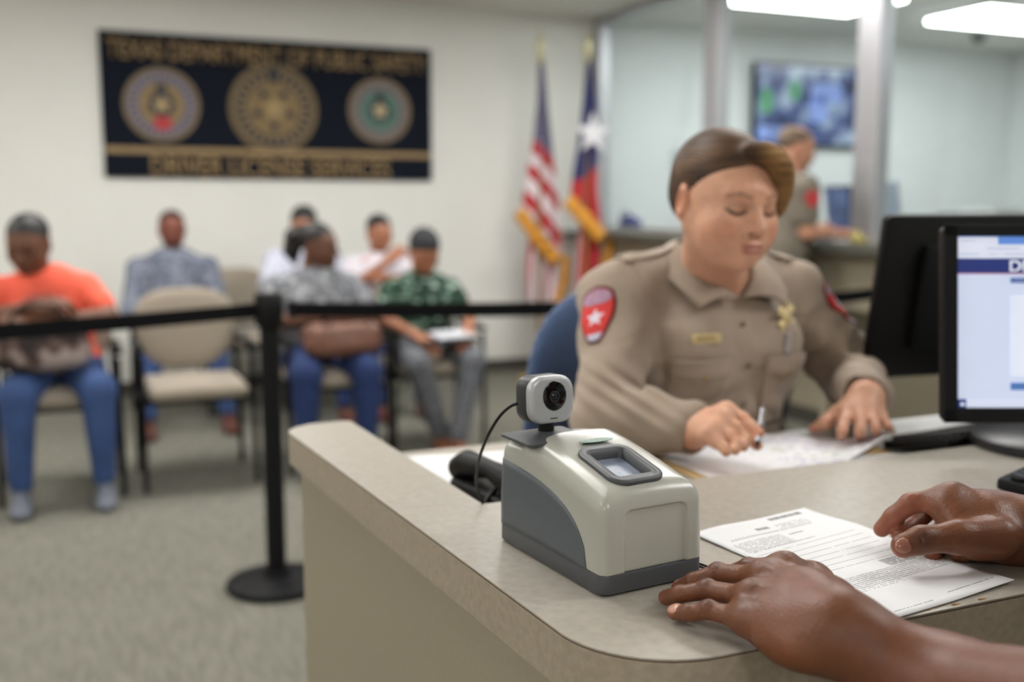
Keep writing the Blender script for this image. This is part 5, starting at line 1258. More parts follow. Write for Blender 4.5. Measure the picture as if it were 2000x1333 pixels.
# right hand: writing, fingers pointing right and down
S = SDF()
w0 = wrR; S.cap(elR * .3 + wrR * .7, wrR, .030, .027, k=.01)
def jd(L, d): return [PD(x, y, q) for (x, y, q) in L]
idx = jd([(1416, 806, 1.555), (1462, 826, 1.54), (1484, 848, 1.525)], 0); tip_i = PD(1488, 846, 1.520)
mcp = {'i': PD(1418, 803, 1.56), 'm': PD(1408, 818, 1.54), 'r': PD(1396, 836, 1.525), 'p': PD(1385, 850, 1.515)}
S.chain([mcp['i'], PD(1452, 818, 1.545), PD(1472, 836, 1.53), PD(1484, 846, 1.52)], [.0108, .0092, .0082, .0072], k=.004, k0=.01)
S.chain([mcp['m'], PD(1440, 836, 1.525), PD(1456, 858, 1.515), PD(1452, 873, 1.50)], [.0108, .0095, .0085, .0075], k=.004, k0=.01)
S.chain([mcp['r'], PD(1424, 852, 1.51), PD(1440, 868, 1.50), PD(1436, 880, 1.49)], [.0106, .0093, .0084, .0075], k=.004, k0=.01)
S.chain([mcp['p'], PD(1402, 866, 1.50), PD(1416, 877, 1.49), PD(1418, 884, 1.485)], [.0100, .0088, .0080, .0070], k=.004, k0=.01)
S.chain([PD(1392, 812, 1.59), PD(1430, 834, 1.57), PD(1462, 852, 1.535), PD(1479, 870, 1.515)], [.014, .0122, .0100, .0082], k=.006, k0=.012)
for q in 'imrp': S.cap(wrR, mcp[q], .0235, .0125, k=.016)
Rhand = S.mesh(.002)
# left hand flat on the papers, fingers toward the camera
S = SDF(); S.cap(elL * .25 + wrL * .75, wrL, .031, .027, k=.01)
LM = {'i': PD(1655, 806, 1.745), 'm': PD(1677, 802, 1.74), 'r': PD(1698, 804, 1.745), 'p': PD(1716, 812, 1.755)}
def down(px, py, z): return PZ(px, py, z)
zt = DZ + .019
S.chain([LM['i'], PD(1648, 824, 1.70), PD(1645, 840, 1.675), down(1644, 853, zt)], [.0108, .0092, .0085, .0076], k=.004, k0=.01)
S.chain([LM['m'], PD(1681, 822, 1.69), PD(1680, 842, 1.665), down(1679, 853, zt)], [.0108, .0094, .0086, .0078], k=.004, k0=.01)
S.chain([LM['r'], PD(1707, 822, 1.70), PD(1711, 838, 1.675), down(1712, 847, zt - .003)], [.0104, .0090, .0082, .0074], k=.004, k0=.01)
S.chain([LM['p'], PD(1727, 824, 1.73), PD(1735, 835, 1.71), down(1741, 842, zt - .005)], [.0096, .0080, .0072, .0066], k=.004, k0=.01)
S.chain([PD(1662, 790, 1.77), PD(1632, 810, 1.765), PD(1612, 826, 1.755), down(1590, 838, zt - .002)], [.0155, .0125, .0108, .0090], k=.008, k0=.014)
for q in 'imrp': S.cap(wrL, LM[q], .0235, .0125, k=.016)
Lhand = S.mesh(.002)
for k_ in 'imrp':
    bl.append((mcp[k_], mcp[k_], .007, srgb(200, 128, 100), .008, .5)); bl.append((LM[k_], LM[k_], .007, srgb(206, 140, 114), .008, .4))
for P_ in (PD(1484, 846, 1.52), PD(1479, 870, 1.515), down(1644, 853, zt), down(1679, 853, zt), down(1590, 838, zt)): bl.append((P_, P_, .007, srgb(214, 128, 112), .008, .7))
me = npmesh('body', [head_part, core, Rhand, Lhand]); Vb = np.concatenate([q[0] for q in (head_part, core, Rhand, Lhand)]); colour(me, Vb, skin_o, bl, (hc, RO, hs, face_strokes(skin_o, brow=(.075, .04, .025), lip=srgb(158, 84, 80)[:3], lash=(.03, .017, .014))))
addo('body', me, M['skin'], of)
# fingernails
M['nail'] = mat('fingernail', (222, 164, 150), .3, var=.02, coat=.3)
def nail(c, d, n, w_, l_, m, parent, name='fingernail'):
    d = nrm(d); n = np.array(n, float); n = nrm(n - d * (n @ d)); x = np.cross(d, n); S = SDF(); S.ell(c, (w_, l_, w_ * .55), np.stack([x, d, n], 1), k=0)
    o = mk(name, [S.mesh(.0006)], m, parent); return o
for c, c0 in ((down(1644, 853, zt), PD(1645, 840, 1.675)), (down(1679, 853, zt), PD(1680, 842, 1.665)), (down(1712, 847, zt - .003), PD(1711, 838, 1.675))):
    d = nrm(c - c0); n = nrm(np.array([0, 0, 1.]) - FW * .3); nail(c + n * .0045 + d * .001, d, n, .0048, .006, M['nail'], of)

# hair
mh = mat('brown_hair_with_golden_streaks', (62, 42, 30), .52, attr=True, var=.42, vscale=16, stretch=(1, 1, 9), bump=.4, bscale=22, spec=.3)
S = SDF(); E = lambda p, r, k=0, sub=False, RR=None: S.ell(TH(*p), np.array(r) * hs, RO if RR is None else RO @ RR, k=k, sub=sub)
E((0, .024, .040), (.0790, .098, .083)); E((0, .085, -.005), (.050, .045, .048), .03)
E((.003, -.087, -.010), (.052, .060, .084), .012, True); E((.015, -.080, .010), (.050, .050, .060), .012, True)
E((0, .07, -.125), (.12, .10, .07), .02, True)
E((-.088, -.010, -.058), (.030, .028, .046), .010, True); E((.092, .0, -.06), (.030, .035, .045), .010, True)
# side-swept lock from the parting, over her left temple
pth = [(-.012, -.058, .098), (.006, -.068, .095), (.022, -.073, .090), (.036, -.074, .080), (.048, -.072, .067), (.057, -.067, .052), (.063, -.061, .036), (.066, -.055, .019), (.067, -.050, .002), (.066, -.046, -.016)]
S.chain([TH(*p) for p in pth], [.008, .010, .0115, .012, .0125, .0125, .012, .011, .009, .005], k=.022)
def strands(D, X, Y, Z):
    a = (X - hc[0]) * 1.0 + (Z - hc[2]) * .75; b = Y - hc[1]
    return D + .0004 * np.sin(a * 900 + 60 * b) + .0003 * np.sin((Z - hc[2]) * 700 + X * 900)
S.post = strands
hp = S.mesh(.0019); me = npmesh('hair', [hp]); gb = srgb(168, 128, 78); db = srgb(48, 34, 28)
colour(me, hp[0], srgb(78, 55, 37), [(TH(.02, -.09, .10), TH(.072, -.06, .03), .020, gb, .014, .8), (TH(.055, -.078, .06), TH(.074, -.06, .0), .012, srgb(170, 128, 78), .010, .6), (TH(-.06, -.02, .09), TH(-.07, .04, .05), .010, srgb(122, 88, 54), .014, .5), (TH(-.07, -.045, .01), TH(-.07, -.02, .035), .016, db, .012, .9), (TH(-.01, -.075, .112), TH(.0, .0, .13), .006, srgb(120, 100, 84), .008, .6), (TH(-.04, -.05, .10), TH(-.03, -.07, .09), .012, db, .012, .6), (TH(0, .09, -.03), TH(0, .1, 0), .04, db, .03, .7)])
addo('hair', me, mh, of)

# uniform shirt
M['uni'] = mat('tan_uniform_cloth', (158, 141, 125), .88, var=.05, vscale=12, bump=.18, bscale=900, sheen=.15)
S = SDF()
S.ell((OX, OY + .005, 1.035), (.172, .118, .150), k=.03); S.ell((OX, OY + .01, .90), (.165, .128, .16), k=.06); S.ell((OX, OY + .01, .76), (.175, .13, .12), k=.05)
for s_ in (-1, 1):
    S.ell((OX + s_ * .075, OY - .072, 1.020), (.078, .062, .072), k=.05)
    S.cap((OX + s_ * .055, OY + .0, 1.150), (OX + s_ * .185, OY + .005, 1.112), .050, .064, k=.05)
    S.cap((OX + s_ * .05, OY - .005, 1.185), (OX + s_ * .13, OY + .005, 1.155), .032, .030, k=.03)
def sleeve(sh, el, wr, cuff):
    S.cap(sh, el, .066, .060, k=.03); S.cap(el, wr * cuff + el * (1 - cuff), .060, .0405, k=.018); e = nrm(wr - el); c = wr * cuff + el * (1 - cuff)
    S.cap(c - e * .052, c, .0425, .0415, k=.004)
    S.cap(c - e * .02, c + e * .10, .0335, .034, k=.003, sub=True)
sleeve(shR, elR, wrR, .94); sleeve(shL, elL, wrL, .93)
FOLD = [(elR + (.01, -.05, .03), .085, np.array([.5, -.2, .85]), 190, .0042, 0), (shR * .5 + elR * .5 + (.03, -.05, 0), .07, np.array([.75, 0, .65]), 130, .0030, 1), (elL + (-.03, -.05, .03), .085, np.array([-.6, -.2, .75]), 180, .0042, .5),
        (shL * .55 + elL * .45 + (-.03, -.05, 0), .07, np.array([-.7, 0, .7]), 140, .0030, 2), (wrR * .5 + elR * .5, .06, np.array([.9, 0, .4]), 150, .0022, 1), (np.array([OX - .11, OY - .09, .96]), .07, np.array([.6, 0, -.8]), 120, .0030, 0), (np.array([OX + .11, OY - .09, .95]), .07, np.array([-.6, 0, -.8]), 120, .0030, 1), (np.array([OX, OY - .10, .90]), .09, np.array([.1, 0, 1.]), 150, .0026, 1)]
S.cap(neck0 + (0, -.01, .05), neck0 + (0, .01, .022), .058, .050, k=.008, sub=True)
S.ell((OX, OY - .100, 1.172), (.017, .05, .050), k=.012, sub=True)
rr = np.random.default_rng(3); WV = [(rr.uniform(18, 60, 3) * rr.choice([-1, 1], 3), rr.uniform(0, 6), rr.uniform(.0006, .0016)) for _ in range(9)]
def relief(D, X, Y, Z):
    w_ = 0
    for f, p, a in WV: w_ = w_ + a * np.sin(f[0] * X + f[1] * Y + f[2] * Z + p)
    for c_, rad, dr, fq, am, ph in FOLD:
        q_ = (X - c_[0]) ** 2 + (Y - c_[1]) ** 2 + (Z - c_[2]) ** 2
        w_ = w_ + am * np.sin((X * dr[0] + Y * dr[1] + Z * dr[2]) * fq + ph + 9 * X + 2.5 * np.sin(31 * Z + 17 * X)) * np.exp(-q_ / rad ** 2)
    fr = 1 / (1 + np.exp((Y - (OY - .03)) / .012)); inn = 1 / (1 + np.exp((np.abs(X - OX) - .145) / .006))
    # button placket
    pl = np.exp(-(((X - OX - .004) / .0155) ** 8)) * .0016
    # waist folds
    wf = .0022 * np.sin((Z * 95 + (X - OX) * 60 + 14 * np.sin(X * 22))) * np.clip((.99 - Z) / .08, 0, 1)
    # shoulder yoke seam, armhole seam
    ys = -.0012 * np.exp(-(((Z - 1.118 + .25 * np.abs(X - OX)) / .003) ** 2)) * fr
    ah = -.0022 * np.exp(-(((np.abs(X - OX) - .160 + .12 * np.clip(1.14 - Z, -.1, .16)) / .004) ** 2)) * (Z > .93)
    return D - (w_ + (pl + wf) * fr * inn + ys + ah)
S.post = relief
sp = S.mesh(.0036); shirt = npmesh('shirt', [sp]); shirt_o = addo('shirt', shirt, M['uni'], of)
bvh = BVHTree.FromPolygons([tuple(v) for v in sp[0]], [tuple(int(i) for i in f) for f in sp[1]])
def onto(o_, d):
    h = bvh.ray_cast(Vector(o_), Vector(d).normalized(), 1.0); return h[0], h[1]
def sheet_on(name, m, parent, ctr, xv, yv, dv, outline, lift=.0012, th=.0022, n=18, smooth=True):
    """a flat outline (metres) pressed onto the shirt along dv; filled as a grid clipped to the outline"""
    P = [Vector(p).to_2d() for p in outline]; xs = [p.x for p in P]; ys = [p.y for p in P]
    V = []; Fc = []; m_ = 14
    # rows between the outline's left and right edges
    y0, y1 = min(ys), max(ys); rows = []
    for j in range(n + 1):
        y = y0 + (y1 - y0) * (j / n); y = min(max(y, y0 + 1e-5), y1 - 1e-5); X = []
        for a, b in zip(P, P[1:] + P[:1]):
            if (a.y - y) * (b.y - y) <= 0 and abs(a.y - b.y) > 1e-9: X.append(a.x + (b.x - a.x) * (y - a.y) / (b.y - a.y))
        rows.append((y, min(X), max(X)))
    prev = None
    for (y, xa, xb) in rows:
        for i in range(m_ + 1):
            x = xa + (xb - xa) * i / m_; o_ = np.array(ctr) + np.array(xv) * x + np.array(yv) * y - np.array(dv) * .12
            h, nn = onto(o_, dv)
            if h is None: h = Vector(V[-1]) if V else Vector(ctr); nn = -Vector(dv)
            else: h = h + (-Vector(dv)) * lift
            V.append(tuple(h))
    for j in range(n):
        for i in range(m_): Fc.append((j * (m_ + 1) + i, j * (m_ + 1) + i + 1, (j + 1) * (m_ + 1) + i + 1, (j + 1) * (m_ + 1) + i))
    o = addo(name, meshof(name, V, Fc, True), m, parent); md = o.modifiers.new('thickness', 'SOLIDIFY'); md.thickness = th; md.offset = 0; return o
FD = np.array([0, 1., 0]); Xw = np.array([1., 0, 0]); Zw = np.array([0, 0, 1.])
def flap(cx, cz, w_=.105, h=.038): return [(-w_ / 2, 0), (w_ / 2, 0), (w_ / 2, -h * .72), (w_ * .25, -h * .80), (0, -h * 1.12), (-w_ * .25, -h * .80), (-w_ / 2, -h * .72)]
M['uni2'] = M['uni']
for s_ in (-1, 1):
    c = (OX + s_ * .088, OY - .12, 1.020)
    sheet_on('pocket', M['uni'], shirt_o, c, Xw, Zw, FD, [(-.049, -.012), (.049, -.012), (.049, -.118), (.036, -.128), (-.036, -.128), (-.049, -.118)], .0022, .0030)
    sheet_on('pocket_flap', M['uni'], shirt_o, c, Xw, Zw, FD, flap(0, 0), .0075, .0040)
    h, nn = onto(np.array(c) + (0, -.1, -.030), FD)
    MB().lathe([(.0001, .0022), (.004, .0022), (.0055, .0010), (.0055, 0)], tuple(h + Vector((0, -.0095, 0))), 16, Matrix.Rotation(PI / 2, 4, 'X')).build('button', mat('brass_button', (150, 128, 84), .4, metal=.6), shirt_o, smooth='auto')
for z in (1.075, 1.005, .935, .865):
    h, nn = onto((OX + .004, OY - .3, z), FD)
    if h: MB().lathe([(.0001, .0020), (.004, .0020), (.0055, .0008), (.0055, 0)], tuple(h + Vector((0, -.0012, 0))), 16, Matrix.Rotation(PI / 2, 4, 'X')).build('button', mat('tan_button', (112, 98, 76), .4), shirt_o, smooth='auto')
# collar leaves
def collar(s_):
    cl = lambda x, y, z: np.array([OX + s_ * x, OY + y, z]); V = []; Fc = []
    inn = [cl(0, .048, 1.222), cl(.045, .028, 1.218), cl(.064, -.020, 1.208), cl(.055, -.062, 1.182), cl(.032, -.094, 1.148), cl(.005, -.110, 1.122)]
    out = [cl(0, .082, 1.178), cl(.066, .055, 1.176), cl(.104, -.010, 1.168), cl(.112, -.062, 1.152), cl(.106, -.098, 1.132), cl(.090, -.122, 1.108)]
    A = smoothpath([Vector(p) for p in inn], 5); B = smoothpath([Vector(p) for p in out], 5); m_ = 8
    for a, b in zip(A, B):
        for j in range(m_ + 1):
            g_ = j / m_; p = a * (1 - g_) + b * g_; o_ = Vector((p.x - OX, p.y - OY + .02, .3 * (.2))).normalized(); V.append(p + o_ * .007 * math.sin(g_ * PI) + Vector((0, -.001, .006 * math.sin(g_ * PI))))
    for i in range(len(A) - 1):
        for j in range(m_): Fc.append((i * (m_ + 1) + j, i * (m_ + 1) + j + 1, (i + 1) * (m_ + 1) + j + 1, (i + 1) * (m_ + 1) + j))
    o = addo('collar', meshof('collar', V, Fc, True), M['uni'], shirt_o); md = o.modifiers.new('thickness', 'SOLIDIFY'); md.thickness = .0035; md.offset = 0
collar(-1); collar(1)
MB().lathe([(.0605, 0), (.063, .0), (.0615, .036), (.059, .036), (.0605, 0)], (0, 0, 0), 40, Matrix.Translation((OX - .004, OY - .026, 1.160)) @ Matrix.Rotation(.30, 4, 'X')).build('collar_band', M['uni'], shirt_o, smooth='auto')
# shoulder straps
for s_ in (-1, 1):
    c = (OX + s_ * .125, OY - .0, 1.16); sheet_on('shoulder_strap', M['uni'], shirt_o, c, Xw * s_, np.array([0, 1., 0]), -Zw, [(-.052, -.020), (.058, -.024), (.058, .024), (-.052, .020), (-.064, 0)], .0028, .003)
# arm patches
def patch(sh, el, s_, ctr_pix, D_):
    out = nrm(np.array([s_ * .78, -.50, .12])); up_ = nrm(sh - el); up_ = nrm(up_ - out * (up_ @ out)); x_ = np.cross(up_, out) * 1.0
    c = sh * .84 + el * .16 + out * .03; dv = -out; k_ = 1.0
    O_ = lambda L: [(a * k_, b * k_) for a, b in L]
    border = [(-.030, .040), (-.018, .050), (0, .054), (.018, .050), (.030, .040), (.034, .020), (.030, -.008), (.020, -.034), (.010, -.050), (-.010, -.050), (-.020, -.034), (-.030, -.008), (-.034, .020)]
    sc2 = lambda L, q: [(a * q, b * q) for a, b in L]
    dk = mat('patch_border_dark_red', (92, 34, 34), .8); rd = mat('patch_red', (202, 42, 40), .75); pk = mat('patch_pale_pink', (190, 122, 138), .8, var=.25, vscale=200, col2=(176, 160, 190)); wt = mat('patch_white', (214, 208, 220), .8); bt = mat('patch_tip', (186, 186, 204), .8, var=.05)
    p = sheet_on('shoulder_patch', dk, shirt_o, c, x_, up_, dv, border, .0014, .0014, 22)
    sheet_on('patch_field', rd, p, c, x_, up_, dv, sc2(border, .90), .0024, .0008, 22)
    sheet_on('patch_arc', pk, p, c, x_, up_, dv, [(-.028, .024), (-.026, .036), (-.015, .045), (0, .048), (.015, .045), (.026, .036), (.028, .024), (.014, .020), (0, .026), (-.014, .020)][::1], .0030, .0006, 12)
    sheet_on('patch_tip', bt, p, c, x_, up_, dv, [(-.0145, -.033), (.0145, -.033), (.008, -.045), (-.008, -.045)], .0030, .0006, 6)
    # star as five kites
    St = []
    for i in range(10):
        a = PI / 2 + i * PI / 5; q = .0165 if i % 2 == 0 else .0072; St.append((q * math.cos(a), -.004 + q * math.sin(a)))
    V = []; Fc = []
    for (a, b) in [(0, -.004)] + St:
        h, nn = onto(c + x_ * a + up_ * b - dv * .12, dv); h = h if h else Vector(c); V.append(tuple(h - Vector(dv) * .0036))
    for i in range(10): Fc.append((0, 1 + i, 1 + (i + 1) % 10))
    o = addo('patch_star', meshof('patch_star', V, Fc), wt, p); md = o.modifiers.new('t', 'SOLIDIFY'); md.thickness = .0008
patch(shR, elR, -1, (1200, 590), 1.7)
patch(shL, elL, 1, (1605, 590), 1.9)
# name bar, badge and clipped pen
M['satin_gold'] = mat('satin_gold', (226, 204, 150), .35, metal=.35, var=.05)
h, nn = onto((OX - .082, OY - .3, 1.057), FD); c = h + Vector((0, -.003, 0)); rz_ = math.atan2(nn.x, -nn.y)
nb = MB().prism(rrect(.056, .0165, .005, 5), 0, .002, .0006, mtx=Matrix.Translation(c) @ Matrix.Rotation(-rz_ * -1, 4, 'Z') @ Matrix.Rotation(PI / 2, 4, 'X')).build('name_bar', M['satin_gold'], shirt_o, smooth='auto')
for k in range(7): MB().box(c + Vector((-.018 + .006 * k, -.0024 + .000 * k, 0)), (.0036, .0006, .005), 0, Matrix.Rotation(rz_, 4, 'Z')).build('engraving', mat('engraved_mark', (150, 128, 88), .5), nb)
h, nn = onto((OX + .098, OY - .3, 1.083), FD); c = h + Vector((0, -.004, 0)); rz_ = math.atan2(nn.x, -nn.y)
BM = Matrix.Translation(c) @ Matrix.Rotation(rz_, 4, 'Z') @ Matrix.Rotation(-.1, 4, 'X') @ Matrix.Rotation(PI / 2, 4, 'X') @ Matrix.Rotation(.25, 4, 'Z') @ Matrix.Scale(1.4, 4)
b1 = MB().lathe([(.0001, .0040), (.0095, .0036), (.0125, .0016), (.0125, 0), (.0001, 0)], (0, 0, 0), 30, BM).build('badge', M['satin_gold'], shirt_o, smooth='auto')
for k in range(6):
    a = k * PI / 3 + .3; Mk = BM @ Matrix.Translation((.0175 * math.cos(a), .0175 * math.sin(a), 0)); MB().lathe([(.0001, .0034), (.0048, .0030), (.0068, .0012), (.0068, 0), (.0001, 0)], (0, 0, 0), 18, Mk).build('badge_point', M['satin_gold'], b1, smooth='auto')
m_ = MB(); P_ = []
for i in range(10):
    a = PI / 2 + i * PI / 5; q = .0078 if i % 2 == 0 else .0034; P_.append((q * math.cos(a), q * math.sin(a)))
m_.prism(P_, .0036, .0052, mtx=BM).build('badge_star', mat('pale_gold_star', (240, 226, 190), .3, metal=.7), b1)
h, nn = onto((OX + .085, OY - .3, 1.045), FD)
MB().box(h + Vector((0, -.005, -.004)), (.0085, .003, .036), .0012, Matrix.Rotation(.16, 4, 'Y')).build('pen_clip', mat('white_metal_clip', (196, 192, 194), .35, metal=.3), shirt_o)
MB().tube([h + Vector((.001, -.003, .012)), h + Vector((.006, -.003, -.055))], .0042, 10).build('pocket_pen', mat('grey_pen', (150, 146, 142), .4), shirt_o, smooth='auto')
# trousers, shoes
S = SDF(); S.ell((OX, OY + .01, .665), (.185, .15, .09), k=.03)
for s_ in (-1, 1):
    S.cap((OX + s_ * .09, OY, .66), (OX + s_ * .12, OY - .36, .645), .088, .07, k=.03); S.cap((OX + s_ * .12, OY - .36, .64), (OX + s_ * .13, OY - .32, .17), .066, .05, k=.02)
mk('trousers', [S.mesh(.011)], mat('tan_uniform_trousers', (134, 118, 100), .9), of)
for s_ in (-1, 1):
    S = SDF(); c = np.array([OX + s_ * .13, OY - .33, .115]); S.cap(c, c + (0, -.04, 0), .04, k=.02); S.ell(c + (0, -.10, -.012), (.044, .09, .034), k=.03); S.cap(c, c + (0, 0, .08), .042, k=.02)
    mk('shoe', [S.mesh(.008)], M['black'], of)
# pen held in the right hand
a, b = PD(1443, 872, 1.50), PD(1490, 800, 1.56)
a = PD(1478, 876, 1.50) ; pen = thing('pen', 'silver and black pen held in the officer\'s right hand', 'pen', a)
d = nrm(b - a); MB().tube([a + d * .012, b], .0042, 12).build('barrel', mat('silver_pen', (168, 170, 176), .3, metal=.6), pen, smooth='auto'); MB().tube([a, a + d * .013], [.0008, .0038], 12).build('tip', M['black'], pen, smooth='auto'); MB().box(b - d * .02 + (0, -.005, 0), (.003, .002, .03), .0006).build('clip', M['alu'], pen)
MB().tube([a + d * .03, a + d * .045], .0047, 12).build('grip_ring', M['black'], pen, smooth='auto')
# raised rail that carries the officer's feet
fb = thing('footrest', 'black metal footrest under the office desk', 'footrest', (OX, OY - .38, 0)); MB().box((OX, OY - .38, .055), (.5, .26, .02), .004).build('plate', M['blackmat'], fb)
for s_ in (-1, 1): MB().box((OX + s_ * .23, OY - .38, .024), (.03, .24, .046), .003).build('leg', M['blackmat'], fb)

# ================================================================== the applicant in front
sk = srgb(116, 70, 45); skd = srgb(74, 44, 36); skp = srgb(172, 100, 78); skr = srgb(134, 74, 54)
ap = thing('person', 'person in front with dark brown hands, one flat on the counter, one over the form', 'person', (.78, -.05, 0))
B_ = []
# left hand, flat on the counter
S = SDF()
Wl = PZ(1640, 1236, .950); el_l = np.array([.575, .33, .985]); wm = PD(1850, 1350, .76)
L = {'p': [PZ(1462, 1212, .9425), PZ(1384, 1193, .9400), PZ(1346, 1198, .9345), PZ(1318, 1197, .9290)],
     'r': [PZ(1470, 1170, .9530), PZ(1382, 1153, .9470), PZ(1328, 1162, .9390), PZ(1301, 1168, .9295)],
     'm': [PZ(1492, 1130, .9600), PZ(1402, 1120, .9510), PZ(1354, 1137, .9415), PZ(1327, 1150, .9300)],
     'i': [PZ(1532, 1113, .9640), PZ(1462, 1112, .9540), PZ(1425, 1124, .9430), PZ(1405, 1132, .9310)]}
RR_ = {'p': [.0092, .0080, .0071, .0067], 'r': [.0096, .0086, .0076, .0071], 'm': [.0100, .0088, .0080, .0076], 'i': [.0112, .0098, .0088, .0080]}
for q in 'prmi':
    S.chain(L[q], RR_[q], k=.0015, k0=.003)
    S.ell(L[q][1] + (0, 0, .0015), (.0088 if q != 'p' else .0082,) * 3, k=.003); S.ell(L[q][2] + (0, 0, .001), (.0077 if q != 'p' else .0072,) * 3, k=.002)
    S.cap(Wl * .62 + L[q][0] * .38, L[q][0] * .96 + Wl * .04, .0185, .0112, k=.016)
    S.ell(L[q][0] + (0, 0, .0015), (.0098, .0098, .0088), k=.016)
S.cap(Wl, Wl * .55 + L['m'][0] * .45, .0270, .0225, k=.02, flat=((0, 0, 1.), 1.12)); S.cap(Wl, Wl * .5 + L['i'][0] * .5, .026, .0215, k=.02); S.cap(Wl, Wl * .45 + L['p'][0] * .55, .0255, .020, k=.02)
S.ell(PZ(1545, 1258, .938), (.020, .030, .017), k=.02)       # heel of the hand, little-finger side
S.chain([PZ(1632, 1180, .952), PZ(1585, 1140, .950), PZ(1545, 1122, .941), PZ(1522, 1118, .9325)], [.0205, .0165, .0122, .0100], k=.014)   # thumb tucked behind
S.chain([Wl, wm, el_l], [.0275, .0375, .043], k=.02)
# tendons
for q in 'mr': S.cap(Wl * .4 + L[q][0] * .6 + (0, 0, .018), L[q][0] + (0, 0, .010), .0035, k=.012)
def creases(D, X, Y, Z): return D + .00012 * np.sin(X * 2900 + Y * 1300) * np.sin(Y * 2500 - X * 900)
S.post = creases
lo = np.array([.40, .50, .915]); handL = S.mesh(.00155, lo=np.array([.43, .555, .912]), hi=np.array([.66, .80, .998]))
S.post = None; foreL = S.mesh(.005, lo=np.array([.45, .25, .90]), hi=np.array([.68, .60, 1.05]))
for q in 'prmi':
    B_.append((L[q][1] + (0, 0, .006), L[q][1] + (0, 0, .006), .006, skd, .005, .9)); B_.append((L[q][2] + (0, 0, .005), L[q][2] + (0, 0, .005), .0035, skd, .004, .55)); B_.append((L[q][0] + (0, 0, .010), L[q][0] + (0, 0, .010), .007, skd, .008, .45))
    B_.append((L[q][3], L[q][3] + (L[q][3] - L[q][2]) * .3 + (0, 0, -.004), .006, skp, .0035, .7)); B_.append((L[q][0] * .5 + L[q][1] * .5, L[q][0] * .3 + L[q][1] * .7, .008, srgb(128, 80, 52), .006, .5))
B_.append((PZ(1600, 1170, .965), PZ(1560, 1190, .965), .018, skr, .02, .5)); B_.append((PZ(1540, 1268, .94), PZ(1500, 1250, .935), .014, srgb(138, 78, 44), .014, .5)); B_.append((wm, el_l, .06, srgb(124, 78, 62), .03, .6))
# right hand, raised over the sheet
S = SDF()
Wr = PD(1992, 1037, 1.045); el_r = np.array([1.005, .50, 1.015])
Rj = {'i': [PD(1862, 974, 1.06), PD(1778, 984, 1.072), PD(1745, 1010, 1.080), PD(1722, 1034, 1.086)],
      'm': [PD(1880, 985, 1.082), PD(1822, 990, 1.105), PD(1790, 1018, 1.095), PD(1757, 1045, 1.075)],
      'r': [PD(1898, 994, 1.100), PD(1850, 1010, 1.122), PD(1832, 1052, 1.095), PD(1822, 1083, 1.055)],
      'p': [PD(1916, 1006, 1.110), PD(1884, 1024, 1.125), PD(1875, 1060, 1.095), PD(1872, 1084, 1.050)]}
R2 = {'i': [.0135, .0106, .0097, .0086], 'm': [.0128, .0108, .0098, .0088], 'r': [.0122, .0100, .0092, .0086], 'p': [.0112, .0092, .0086, .0084]}
for q in 'imrp':
    S.chain(Rj[q], R2[q], k=.0035, k0=.010); S.cap(Wr * .62 + Rj[q][0] * .38, Rj[q][0], .020, .0135, k=.018)
S.cap(Wr, Wr * .5 + Rj['m'][0] * .5, .0285, .0235, k=.02)
S.chain([PD(1950, 1050, 1.012), PD(1872, 1050, 1.008), PD(1800, 1055, 1.004), PD(1764, 1067, 1.003)], [.0205, .0158, .0126, .0118], k=.008, k0=.02)
S.chain([PD(1930, 1010, 1.04), PD(1865, 1010, 1.045), PD(1850, 992, 1.05)], [.020, .015, .013], k=.016)    # first web
S.cap(PD(1905, 1062, 1.030), Wr + (0, 0, -.008), .0165, .024, k=.02)
S.chain([Wr, Wr * .5 + el_r * .5, el_r], [.0290, .0360, .042], k=.02)
S.cap(PD(1770, 978, 1.055), PD(1776, 1006, 1.055), .0014, k=.003, sub=True)
for k_ in range(3): S.cap(PD(1796 + 6 * k_, 1046, .9915), PD(1800 + 6 * k_, 1060, .9910), .0006, k=.0015, sub=True)
S.post = creases
handR = S.mesh(.00155, lo=np.array([.70, .66, .915]), hi=np.array([.93, .90, 1.03])); S.post = None
foreR = S.mesh(.005, lo=np.array([.82, .42, .93]), hi=np.array([1.08, .74, 1.08]))
tR = (PD(1764, 1067, 1.003), PD(1800, 1055, 1.004))
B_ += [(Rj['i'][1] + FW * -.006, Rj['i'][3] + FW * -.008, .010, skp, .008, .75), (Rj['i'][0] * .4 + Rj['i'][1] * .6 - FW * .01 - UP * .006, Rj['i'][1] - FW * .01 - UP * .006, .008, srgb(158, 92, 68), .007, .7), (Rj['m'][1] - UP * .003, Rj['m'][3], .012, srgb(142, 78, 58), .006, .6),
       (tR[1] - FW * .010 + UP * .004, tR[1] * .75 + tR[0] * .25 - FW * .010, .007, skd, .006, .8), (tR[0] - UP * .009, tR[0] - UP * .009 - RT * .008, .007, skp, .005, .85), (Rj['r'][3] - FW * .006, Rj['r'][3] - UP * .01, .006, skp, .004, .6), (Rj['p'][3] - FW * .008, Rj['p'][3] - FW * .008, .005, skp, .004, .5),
       (PD(1905, 1070, 1.01), PD(1880, 1066, 1.005), .008, srgb(160, 98, 70), .01, .6), (Rj['i'][0] + UP * .012, Rj['i'][0] + UP * .012, .008, skd, .01, .35), (PD(1852, 985, 1.03), PD(1862, 1008, 1.02), .006, srgb(162, 100, 74), .007, .6)]
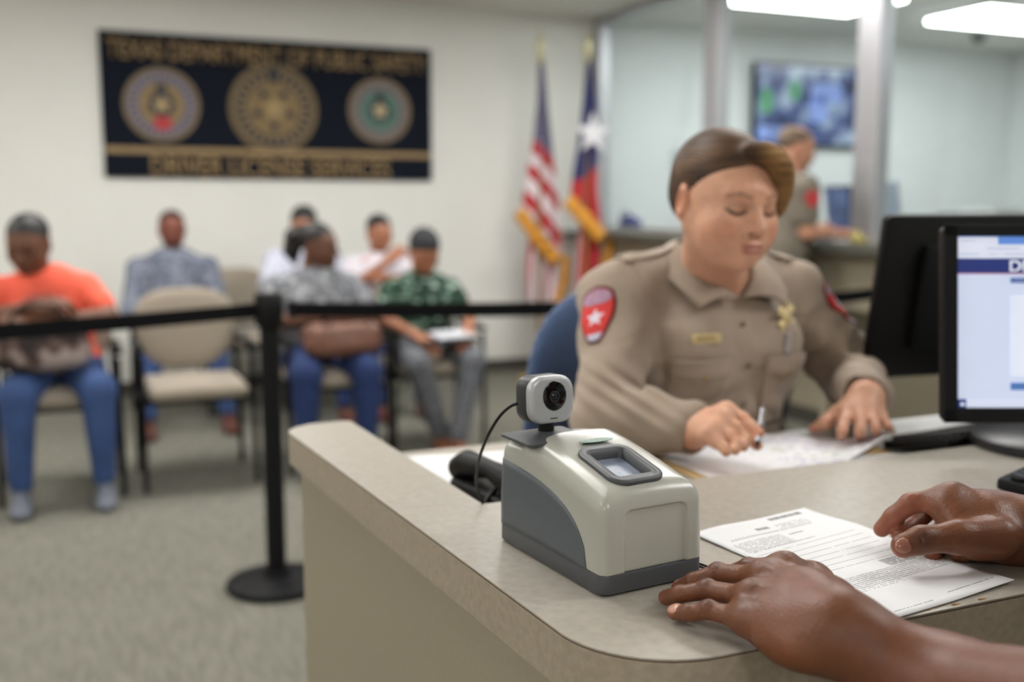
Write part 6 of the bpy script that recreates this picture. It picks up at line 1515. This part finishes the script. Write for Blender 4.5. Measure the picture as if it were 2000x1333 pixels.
# upper body outside the photograph
S = SDF(); shl, shr = np.array([.60, .24, 1.27]), np.array([.965, .26, 1.27]); nk = np.array([.785, .26, 1.34])
S.chain([el_l, shl], [.043, .052], k=.02); S.chain([el_r, shr], [.042, .052], k=.02); S.cap(shl, shr, .05, k=.04); S.cap(nk, (.78, 0, .98), .09, .11, k=.05)
for s_, xx in ((-1, .69), (1, .87)): S.chain([(xx, -.04, .92), (xx, -.05, .50), (xx, -.06, .09)], [.08, .055, .04], k=.02)
up_core = S.mesh(.012); S = SDF(); hA = np.array([.785, .325, 1.475]); RA = rotm(rx=.5); TA = head_prims(S, hA, RA, 1.02, male=True); S.cap(TA(0, .02, -.05), nk, .052, .06, k=.02); headA = S.mesh(.005)
B_ += face_blobs(TA, 1.02, sk)
parts = [handL, foreL, handR, foreR, up_core, headA]; me = npmesh('body', parts); colour(me, np.concatenate([q[0] for q in parts]), sk, B_, (hA, RA, 1.02, face_strokes(sk))); addo('body', me, M['skin_near'], ap)
hair_build('cropped', TA, RA, 1.02, M['hair_black'], ap, .005)
S = SDF(); S.ell((.785, .17, 1.19), (.165, .125, .16), k=.03); S.ell((.78, .04, 1.03), (.160, .13, .16), k=.06)
S.cap(nk - (0, .02, .06), shl, .055, .062, k=.04); S.cap(nk - (0, .02, .06), shr, .055, .062, k=.04); S.cap(shl, shl * .5 + el_l * .5, .064, .062, k=.02); S.cap(shr, shr * .5 + el_r * .5, .064, .062, k=.02)
mk('shirt', [S.mesh(.011)], mat('charcoal_tshirt', (70, 74, 82), .9, var=.05), ap)
S = SDF(); S.ell((.78, -.04, .93), (.17, .125, .10), k=.03)
for xx in (.69, .87): S.chain([(xx, -.04, .92), (xx, -.05, .50), (xx, -.06, .12)], [.09, .068, .055], k=.02)
mk('trousers', [S.mesh(.012)], jean2, ap)
for xx in (.69, .87):
    S = SDF(); S.cap((xx, -.06, .05), (xx, .0, .045), .04, k=.02); S.ell((xx, .06, .035), (.046, .09, .034), k=.03); S.cap((xx, -.06, .05), (xx, -.06, .11), .04, k=.02); mk('shoe', [S.mesh(.008)], M['black'], ap)
pn = mat('pink_fingernail', (210, 154, 134), .28, var=.04, coat=.4)
d = nrm(L['p'][3] - L['p'][2]); nail(L['p'][3] + nrm(UP - FW * .9) * .0058 + d * .0005, d, nrm(UP - FW * .9), .0060, .0086, pn, ap)
d = nrm(L['r'][3] - L['r'][2]); nail(L['r'][3] + nrm(UP - FW * .6) * .0056, d, nrm(UP - FW * .6), .0050, .0060, pn, ap)
d = nrm(L['m'][3] - L['m'][2]); nail(L['m'][3] + nrm(UP) * .0058, d, UP, .0052, .0062, pn, ap)
d = nrm(tR[0] - tR[1]); nn = nrm(-FW * .9 + UP * .30); nail(tR[0] + nn * .0084 + d * .0022, d, nn, .0074, .0092, mat('thumbnail', (160, 104, 86), .3, var=.04, coat=.4), ap)
